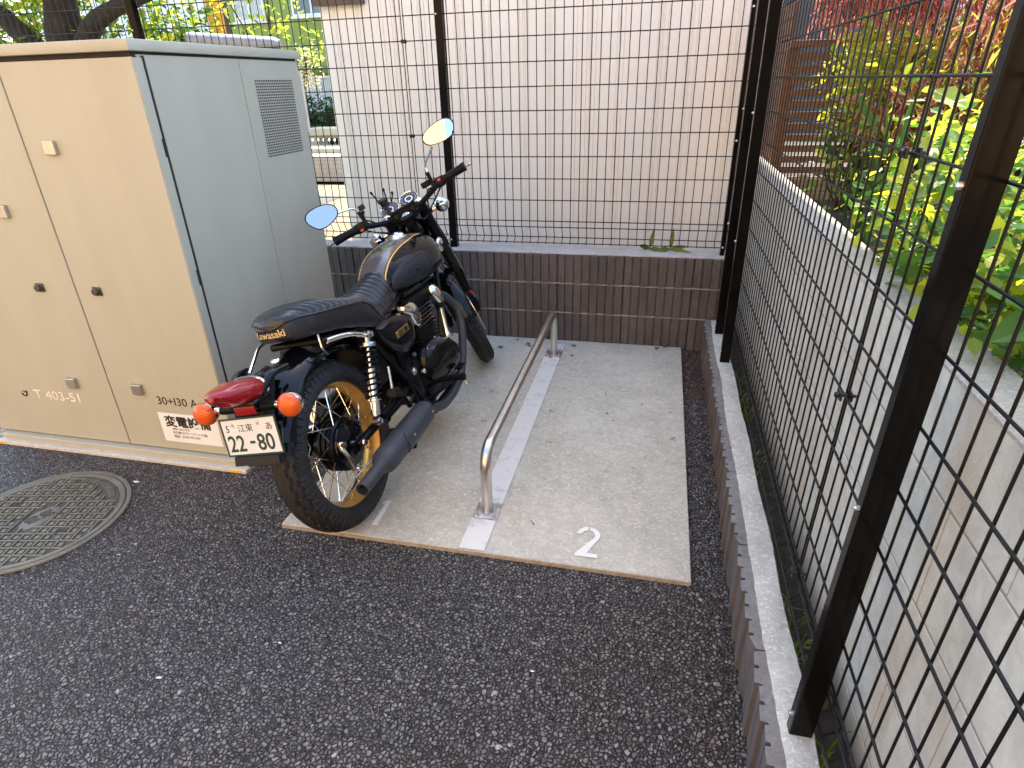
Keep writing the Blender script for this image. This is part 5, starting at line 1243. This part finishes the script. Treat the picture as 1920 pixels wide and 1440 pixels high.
# galvanised pipe lying on brackets behind the cabinet
pp = empty('galvanised_pipe', (-2.8, 2.5, 1.7)); tag(pp, 'pale galvanised pipe on brackets seen over the top of the power cabinet', 'pipe')
MT['galv'] = simple('galvanised', (.26, .29, .31), .5, .2, .25, 14)
mb = MB(); mb.tube([(-3.31, 2.42, 1.788), (-2.78, 2.56, 1.748), (-2.74, 2.57, 1.745)], [.052, .050, .036], 24); o = mb.build('pipe', MT['galv'], pp); o.location = -pp.location
for x, y, z in ((-3.12, 2.46, 1.71), (-2.80, 2.545, 1.69)):
    mb = MB(); mb.box(x-.02, x+.02, y-.03, y+.03, 0, z); o = mb.build('bracket', MT['galv'], pp, smooth=False); o.location = -pp.location

# yard furniture far behind the fence
cbh = empty('concrete_bench', (-6.45, 10, 0)); tag(cbh, 'pale concrete bench with rounded edges in front of the dark hedge', 'bench'); cbh.location = (-6.5, 10.1, 0)
mb = MB(); mb.box(-.45, .85, -.25, .25, .62, .80, bev=.05); mb.build('seat', MT['plinth'], cbh)
for dx in (-.36, .62):
    mb = MB(); mb.box(dx-.1, dx+.1, -.2, .2, 0, .625, bev=.02); mb.build('leg', MT['plinth'], cbh)
gw = empty('low_grey_wall', (-6, 8.6, 0)); tag(gw, 'low pale grey tiled wall edging the yard beyond the fence', 'wall')
def tilemat():
    m, nt, bs = new_mat('grey_tiles'); b = N(nt, 'ShaderNodeTexBrick'); b.inputs['Scale'].default_value = 7; b.offset = 0; b.inputs['Color1'].default_value = (.50, .51, .53, 1); b.inputs['Color2'].default_value = (.40, .41, .43, 1); b.inputs['Mortar'].default_value = (.24, .24, .25, 1); b.inputs['Brick Width'].default_value = .5; b.inputs['Row Height'].default_value = .5
    tc = N(nt, 'ShaderNodeTexCoord'); mp = N(nt, 'ShaderNodeMapping'); mp.inputs['Rotation'].default_value = (R(90), 0, 0); nt.links.new(tc.outputs['Object'], mp.inputs[0]); nt.links.new(mp.outputs[0], b.inputs['Vector']); nt.links.new(b.outputs[0], bs.inputs['Base Color']); bs.inputs['Roughness'].default_value = .7; return m
mb = MB(); mb.box(-2.5, 3, 0, .5, 0, .42, bev=.01); mb.build('wall', tilemat(), gw, smooth=False)
mb = MB(); mb.box(-2.5, 3, .5, 1.2, 0, .50, bev=.01); mb.build('ledge', MT['pad'], gw, smooth=False)
wf = empty('low_net_fence', (-6, 9.2, 0)); tag(wf, 'low wire net fence with a row of white knobs in front of the concrete bench', 'fence')
mb = MB()
for k in range(38): mb.tube([(-2+k*.11, 0, 0), (-2+k*.11, 0, .63)], .006, 4)
for z in (.15, .35, .55): mb.tube([(-2, 0, z), (2.2, 0, z)], .006, 4)
mb.build('net', MT['galv'], wf, dd=False)
mb = MB()
for k in range(38): mb.ell((-2+k*.11, 0, .64), (.025,)*3, 8, 5)
mb.build('knob_row', MT['wframe'], wf, dd=False)

# ---------------------------------------------------------------- vegetation
def leaves(name, mat, par, n, centre_fn, size, aspect=.5, droop=.3, seed=1, cluster=1, mats=None, ssig=.3, xmin=None):
    g = np.random.default_rng(seed); P = np.array([centre_fn(g) for _ in range(max(1, n//cluster))]); P = np.repeat(P, cluster, 0); n = len(P)
    if cluster > 1: P = P+g.normal(0, size*.8, P.shape)
    if xmin is not None: P[:, 0] = np.maximum(P[:, 0], xmin+size*.9+g.uniform(0, .05, n))
    a = g.uniform(0, 2*PI, n); el = g.normal(-droop, .45, n); d = np.stack([np.cos(a)*np.cos(el), np.sin(a)*np.cos(el), np.sin(el)], 1)
    up = g.normal(0, .5, (n, 3))+np.array([0, 0, 1.]); s_ = np.cross(d, up); s_ /= np.linalg.norm(s_, axis=1)[:, None]; nr = np.cross(s_, d)
    L = size*np.exp(g.normal(0, ssig, n))[:, None]; wv = L*aspect*.5
    v = np.stack([P, P+d*L*.33+s_*wv+nr*L*.06, P+d*L*.72+s_*wv*.62+nr*L*.03, P+d*L, P+d*L*.72-s_*wv*.62+nr*L*.03, P+d*L*.33-s_*wv+nr*L*.06, P+d*L*.5-nr*L*.03], 1).reshape(-1, 3)
    b = (np.arange(n)*7)[:, None]
    f = np.concatenate([b+np.array([[0, 1, 6]]), b+np.array([[1, 2, 6]]), b+np.array([[2, 3, 6]]), b+np.array([[3, 4, 6]]), b+np.array([[4, 5, 6]]), b+np.array([[5, 0, 6]])], 1).reshape(-1, 3)
    mi = None
    if mats: mi = np.repeat(g.integers(0, len(mats), n), 6).tolist()
    o = raw(name, v.tolist(), f.tolist(), mats or mat, par, mi)
    if par is not None: o.location = -par.location
    return o
def bark(name, c):
    return simple(name, c, .95, var=.45, vscale=14, bstr=.9, bscale=28)
MT['bark'] = bark('dark_bark', (.026, .021, .018)); MT['twig'] = bark('twig_bark', (.10, .075, .05))
def limb(mb, pts, r0, r1, n=10):
    P = bez(pts, 8); m = len(P); rs = [r0+(r1-r0)*i/(m-1)+jit(r0*.12) for i in range(m)]; mb.tube([p+Vector((jit(r0*.2), jit(r0*.2), 0)) for p in P], rs, n)
L_ = {'yg1': leafmat('leaf_spring', (.16, .23, .03), (.26, .33, .05), .55), 'yg2': leafmat('leaf_lime', (.32, .34, .03), (.44, .45, .05), .6),
      'dk1': leafmat('leaf_dark', (.015, .04, .012), (.04, .085, .02), .25), 'mid': leafmat('leaf_mid', (.05, .13, .02), (.10, .21, .04), .45),
      'red1': leafmat('leaf_coral', (.45, .15, .12), (.60, .25, .20), .5), 'red2': leafmat('leaf_maroon', (.15, .055, .055), (.27, .11, .09), .4), 'org': leafmat('leaf_orange', (.36, .20, .07), (.5, .32, .12), .45)}
# street tree at the upper left
t1 = empty('broadleaf_tree', (-7.9, 6, 0)); tag(t1, 'broadleaf tree with dark forked trunk and fresh green leaves over the cabinet', 'tree')
mb = MB(); limb(mb, [(-7.95, 6, 0), (-8.0, 6, 1.6), (-7.85, 6, 2.6), (-7.8, 6, 4.2), (-7.6, 6.1, 6.5)], .26, .14, 14)
limb(mb, [(-8.0, 6, 1.4), (-8.45, 5.95, 2.1), (-9.1, 5.9, 2.75), (-10.2, 5.8, 3.8)], .15, .09); limb(mb, [(-7.95, 6, 1.6), (-7.45, 5.9, 2.2), (-6.9, 5.8, 2.42), (-6.0, 5.6, 2.62), (-5.0, 5.4, 3.3)], .14, .05)
limb(mb, [(-7.8, 6, 3.8), (-6.6, 5.2, 5), (-5.4, 4.6, 6.2)], .1, .04); limb(mb, [(-7.8, 6, 3.4), (-9, 5.2, 5), (-10, 4.5, 6.2)], .1, .04)
o = mb.build('trunk', MT['bark'], t1); o.location = -t1.location
def crown1(g):
    while True:
        p = np.array([g.uniform(-12.5, -4.6), g.uniform(4.4, 8.5), g.uniform(1.9, 6.4)])
        q = ((p[0]+8.5)/3.8)**2+((p[1]-6.3)/2.2)**2+((p[2]-4.2)/2.6)**2
        h = math.sin(p[0]*2.1+1)*math.sin(p[1]*2.3)*math.sin(p[2]*2.7+.5)
        if p[2] < 3.0 and (p[1] < 6.0 or p[0] > -6.6): continue
        if q < 1 and h > -.25 and not (p[2] < 2.9 and -7.2 < p[0] < -6.3 and g.random() < .7): return p
leaves('crown', None, t1, 15000, crown1, .115, .55, .3, 3, 6, [L_['yg1'], L_['mid'], L_['mid'], L_['yg2']])
def crown1b(g):
    p = np.array([g.uniform(-10.8, -6.5), g.uniform(5.9, 7.4), g.uniform(1.75, 2.9)]); return p
leaves('low_foliage', None, t1, 1900, crown1b, .10, .55, .4, 31, 7, [L_['yg1'], L_['yg2'], L_['mid']])
# shrubs between the cabinet and the green building
s1 = empty('dark_shrub', (-7.4, 8.2, 0)); tag(s1, 'dark evergreen shrub behind the cabinet left of the orange column', 'shrub')
mb = MB()
for k in range(7): limb(mb, [(-7.6+jit(.4), 8.2+jit(.4), 0), (-7.7+jit(1.0), 8.2+jit(.6), 1.2), (-7.6+jit(2.2), 8.2+jit(1), 2.3)], .035, .01, 6)
o = mb.build('stem', MT['twig'], s1); o.location = -s1.location
leaves('foliage', None, s1, 3400, lambda g: np.array([g.normal(-8.1, .45), g.normal(8.2, .3), min(2.35, abs(g.normal(1.6, .5)))]), .13, .45, .2, 5, 5, [L_['dk1'], L_['dk1'], L_['mid']])
s2 = empty('young_maple', (-7.3, 9.5, 0)); tag(s2, 'slender young tree with light green leaves against the olive green wall', 'tree')
mb = MB(); limb(mb, [(-7.0, 9.3, 0), (-7.05, 9.3, 1.8), (-6.9, 9.4, 3.6)], .04, .015, 8); limb(mb, [(-7.05, 9.3, 1.6), (-7.4, 9.2, 2.4), (-7.7, 9.1, 3.1)], .02, .008, 6); o = mb.build('trunk', MT['twig'], s2); o.location = -s2.location
leaves('crown', None, s2, 320, lambda g: np.array([g.normal(-7.0, .45), g.normal(9.3, .4), g.uniform(1.9, 3.9)]), .11, .5, .5, 8, 4, [L_['yg1'], L_['yg2']])
hd = empty('hedge', (-7.9, 12, 0)); tag(hd, 'dark clipped hedge below the curtained ground floor window of the green building', 'hedge')
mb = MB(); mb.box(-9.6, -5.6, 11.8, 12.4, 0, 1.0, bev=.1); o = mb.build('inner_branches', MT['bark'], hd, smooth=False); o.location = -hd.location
leaves('foliage', None, hd, 5200, lambda g: np.array([g.uniform(-9.8, -5.4), g.uniform(11.55, 12.6), 1.2*g.random()**.6+.1*g.normal()]), .11, .5, .2, 9, 5, [L_['dk1'], L_['dk1'], L_['mid']])
s3 = empty('pale_bush', (-5.5, 6, 0)); tag(s3, 'pale straw coloured bush just behind the rear corner of the cabinet', 'shrub'); s3.location = (-4.75, 6.5, 0)
mb = MB()
for k in range(4): limb(mb, [(-4.98+jit(.1), 6.5+jit(.1), 0), (-4.96+jit(.1), 6.5+jit(.1), .9), (-4.88+jit(.2), 6.5+jit(.3), 1.85)], .02, .006, 5)
o = mb.build('stem', MT['twig'], s3); o.location = -s3.location
leaves('foliage', leafmat('leaf_straw', (.35, .33, .18), (.5, .5, .3), .4), s3, 260, lambda g: np.array([g.normal(-4.86, .10), g.normal(6.5, .15), g.uniform(1.5, 1.95)]), .06, .35, .3, 12, 4)

# ---------------------------------------------------------------- garden behind the block wall
tag(raw('garden_soil', [(.43, -4, .86), (8, -4, .86), (8, 7.8, .80), (.43, 7.8, .80)], [(0, 1, 2, 3)], MT['soil']), kind='structure')
sf = empty('slat_fence', (1.8, 2.5, .85)); tag(sf, 'brown wooden horizontal slat fence at the back of the garden', 'fence')
def wood(name, c):
    m, nt, bs = new_mat(name); f = noise(nt, coords(nt, (1.2, 1.2, 18)), 6, 6, .65); nt.links.new(ramp(nt, f, [(.3, tuple(x*.6 for x in c)), (.7, tuple(x*1.35 for x in c))]), bs.inputs['Base Color']); bs.inputs['Roughness'].default_value = .6; bump(nt, bs, f, .3, .002); return m
MT['wood'] = wood('stained_wood', (.20, .09, .045)); MT['woodpale'] = wood('pale_wood', (.42, .30, .17))
mb = MB()
z = .90
while z < 1.60: mb.box(.47, 4.2, 2.5, 2.518, z, z+.038, bev=.002); z += .0595
o = mb.build('slat', MT['wood'], sf, smooth=False, dd=False); o.location = -sf.location
mb = MB(); mb.box(.44, 4.2, 2.47, 2.55, 1.62, 1.655, bev=.003); o = mb.build('top_rail', MT['wood'], sf, smooth=False); o.location = -sf.location
for x in (.46, 1.10, 1.78, 2.46, 3.14, 3.82):
    mb = MB(); mb.box(x-.03, x+.03, 2.5195, 2.58, .82, 1.618, bev=.003); o = mb.build('post', MT['wood'], sf, smooth=False); o.location = -sf.location
mb = MB(); z = .86
while z < 1.80: mb.box(.44, .458, 2.56, 3.6, z, z+.075, bev=.002); z += .083
o = mb.build('side_boards', MT['wood'], sf, smooth=False, dd=False); o.location = -sf.location
ge = empty('garden_edging', (1.0, 1.9, .86)); tag(ge, 'pale timber garden edging board lying at the foot of the slat fence', 'edging')
mb = MB(); mb.box(.50, 2.6, 2.30, 2.34, .84, .955, bev=.004); o = mb.build('board', MT['woodpale'], ge, smooth=False); o.location = -ge.location
mb = MB(); mb.box(.56, .60, 2.262, 2.299, .80, .98, bev=.003); o = mb.build('peg', MT['woodpale'], ge, smooth=False); o.location = -ge.location

def gplant(name, loc, label, cat, mats, n, fn, size, asp, droop, seed, cl, stems, grp=None, smat='twig', ss=.3, xmin=.44):
    e = empty(name, loc); tag(e, label, cat, grp); mb = MB()
    for pts, r0, r1 in stems: limb(mb, pts, r0, r1, 6)
    o = mb.build('trunk' if cat == 'tree' else 'stem', MT[smat], e); o.location = -e.location
    leaves('crown' if cat == 'tree' else 'foliage', None, e, n, fn, size, asp, droop, seed, cl, mats, ssig=ss, xmin=xmin); return e
# lime shrub in front of the slats
gplant('lime_shrub', (.85, 2.1, .86), 'yellow green shrub glowing in the sun in front of the slat fence', 'shrub', [L_['yg2'], L_['yg2'], L_['yg1']], 1050,
       lambda g: np.array([.62+abs(g.normal(.2, .2)), g.normal(2.08, .13), min(1.66, g.normal(1.46, .13))]), .05, .6, .25, 21, 5,
       [([(.8+jit(.1), 2.1, .86), (.8+jit(.3), 2.1+jit(.1), 1.2), (.85+jit(.7), 2.08+jit(.2), 1.6)], .008, .003) for _ in range(9)])
gplant('dark_stemmed_shrub', (.75, 1.9, .86), 'dark green shrub with thin bare stems under the yellow green one', 'shrub', [L_['mid'], L_['mid'], L_['dk1'], L_['yg1']], 480,
       lambda g: np.array([g.normal(.78, .12), g.normal(1.85, .12), g.normal(1.17, .12)]), .055, .55, .3, 22, 4,
       [([(.72+jit(.1), 1.85, .86), (.72+jit(.25), 1.85+jit(.2), 1.1), (.75+jit(.4), 1.9+jit(.3), 1.4)], .006, .003) for _ in range(14)], smat='bark')
# laceleaf maples
def lace(name, loc, label, mats, n, fn, seed, stems):
    return gplant(name, loc, label, 'tree', mats, n, fn, .062, .11, 1.0, seed, 9, stems, smat='bark', ss=.35)
def hang(g):
    x = g.uniform(.50, 1.08); return np.array([x, g.uniform(1.95, 2.35), g.uniform(1.74-.05*math.sin(x*9), 2.25)])
lace('red_maple', (.75, 2.3, .86), 'laceleaf maple with coral red fringed leaves hanging at the top of the garden', [L_['red1'], L_['red1'], L_['red2']], 5200, hang, 24,
     [([(1.2, 2.42, .86), (1.15, 2.40, 1.5), (.95, 2.3, 1.95), (.6, 2.2, 2.1)], .03, .008), ([(1.15, 2.4, 1.5), (1.3, 2.35, 1.9), (1.2, 2.3, 2.2)], .015, .006)])
def maroon(g):
    if g.random() < .72:
        t = g.random(); return np.array([1.16+g.normal(0, .13)+.1*t, 1.75+g.normal(0, .15), 1.25+.62*t+g.normal(0, .04)])
    return np.array([.88+g.normal(0, .08), 1.75+g.normal(0, .08), 1.30+g.normal(0, .05)])
lace('maroon_maple', (1.3, 1.75, .86), 'laceleaf maple with maroon and orange feathery leaves right of the yellow green shrub', [L_['red2'], L_['red2'], L_['org'], L_['red1'], L_['yg2']], 7500, maroon, 25,
     [([(1.4, 1.75, .86), (1.35, 1.75, 1.3), (1.2, 1.75, 1.6), (1.15, 1.75, 1.85)], .025, .008), ([(1.35, 1.75, 1.25), (1.05, 1.75, 1.4), (.85, 1.75, 1.36)], .012, .005)])
# conifer-like dark green mass and leafy plants near the wall
gplant('dark_evergreen', (1.45, 3.4, .86), 'dark green conifer standing behind the slat fence under the red leaves', 'tree', [L_['dk1'], L_['dk1'], L_['mid']], 2400,
       lambda g: (lambda h: np.array([1.42+g.normal(0, .20*(1-h)+.04), 3.6+g.normal(0, .2*(1-h)+.04), 1.1+1.15*h]))(g.random()**1.0), .05, .3, .7, 26, 6, [([(1.42, 3.6, .86), (1.42, 3.6, 1.6), (1.42, 3.6, 2.2)], .03, .01)])
gplant('broad_leaf_plant', (.86, .95, .86), 'plant with large pointed bright green leaves leaning over the block wall', 'plant', [L_['yg1'], L_['mid'], L_['yg2']], 190,
       lambda g: np.array([.70+abs(g.normal(0, .15)), g.normal(.80, .18), g.normal(1.14, .09)]), .075, .42, .3, 27, 2,
       [([(.75+jit(.1), .95, .86), (.72+jit(.2), .95+jit(.2), 1.1), (.66+jit(.2), .95+jit(.5), 1.28)], .005, .002) for _ in range(7)], smat='pleaf', ss=.35)
gplant('climbing_vine', (.95, .7, .86), 'tangled light green climber behind the tall near fence post', 'plant', [L_['yg2'], L_['yg2'], L_['yg1'], L_['mid']], 900,
       lambda g: np.array([.93+g.normal(0, .2), .75+g.normal(0, .38), 1.18+g.normal(0, .16)]), .042, .42, .3, 28, 3,
       [([(.9+jit(.2), .7+jit(.5), .86), (.9+jit(.3), .7+jit(.6), 1.2), (.9+jit(.4), .7+jit(.8), 1.45)], .005, .002) for _ in range(10)], smat='pleaf', ss=.4)
gplant('leafy_bush', (.72, -.1, .86), 'dense leafy bush overhanging the top of the block wall at the right', 'shrub', [L_['mid'], L_['yg1'], L_['mid'], L_['yg2']], 2600,
       lambda g: (lambda x: np.array([x, g.normal(-.12, .34), max(1.06 if x < .46 else .98, min(1.5, .98+abs(g.normal(0, .2))))]))(.40+abs(g.normal(.0, .30))), .046, .5, .35, 29, 3,
       [([(.7+jit(.2), -.1+jit(.6), .86), (.68+jit(.3), -.1+jit(.7), 1.1), (.66+jit(.3), -.1+jit(.9), 1.35)], .005, .002) for _ in range(12)], smat='pleaf', ss=.35, xmin=.33)
gplant('blade_leaf_clump', (.53, 1.35, .86), 'clump of narrow bluish blade leaves just behind the block wall top', 'plant', [L_['mid'], L_['dk1']], 60,
       lambda g: np.array([.56+g.normal(0, .05), 1.1+g.normal(0, .09), .9]), .17, .10, -1.1, 30, 4, [([(.56, 1.1, .86), (.56, 1.1, .9), (.56, 1.1, .95)], .004, .002)], smat='pleaf')
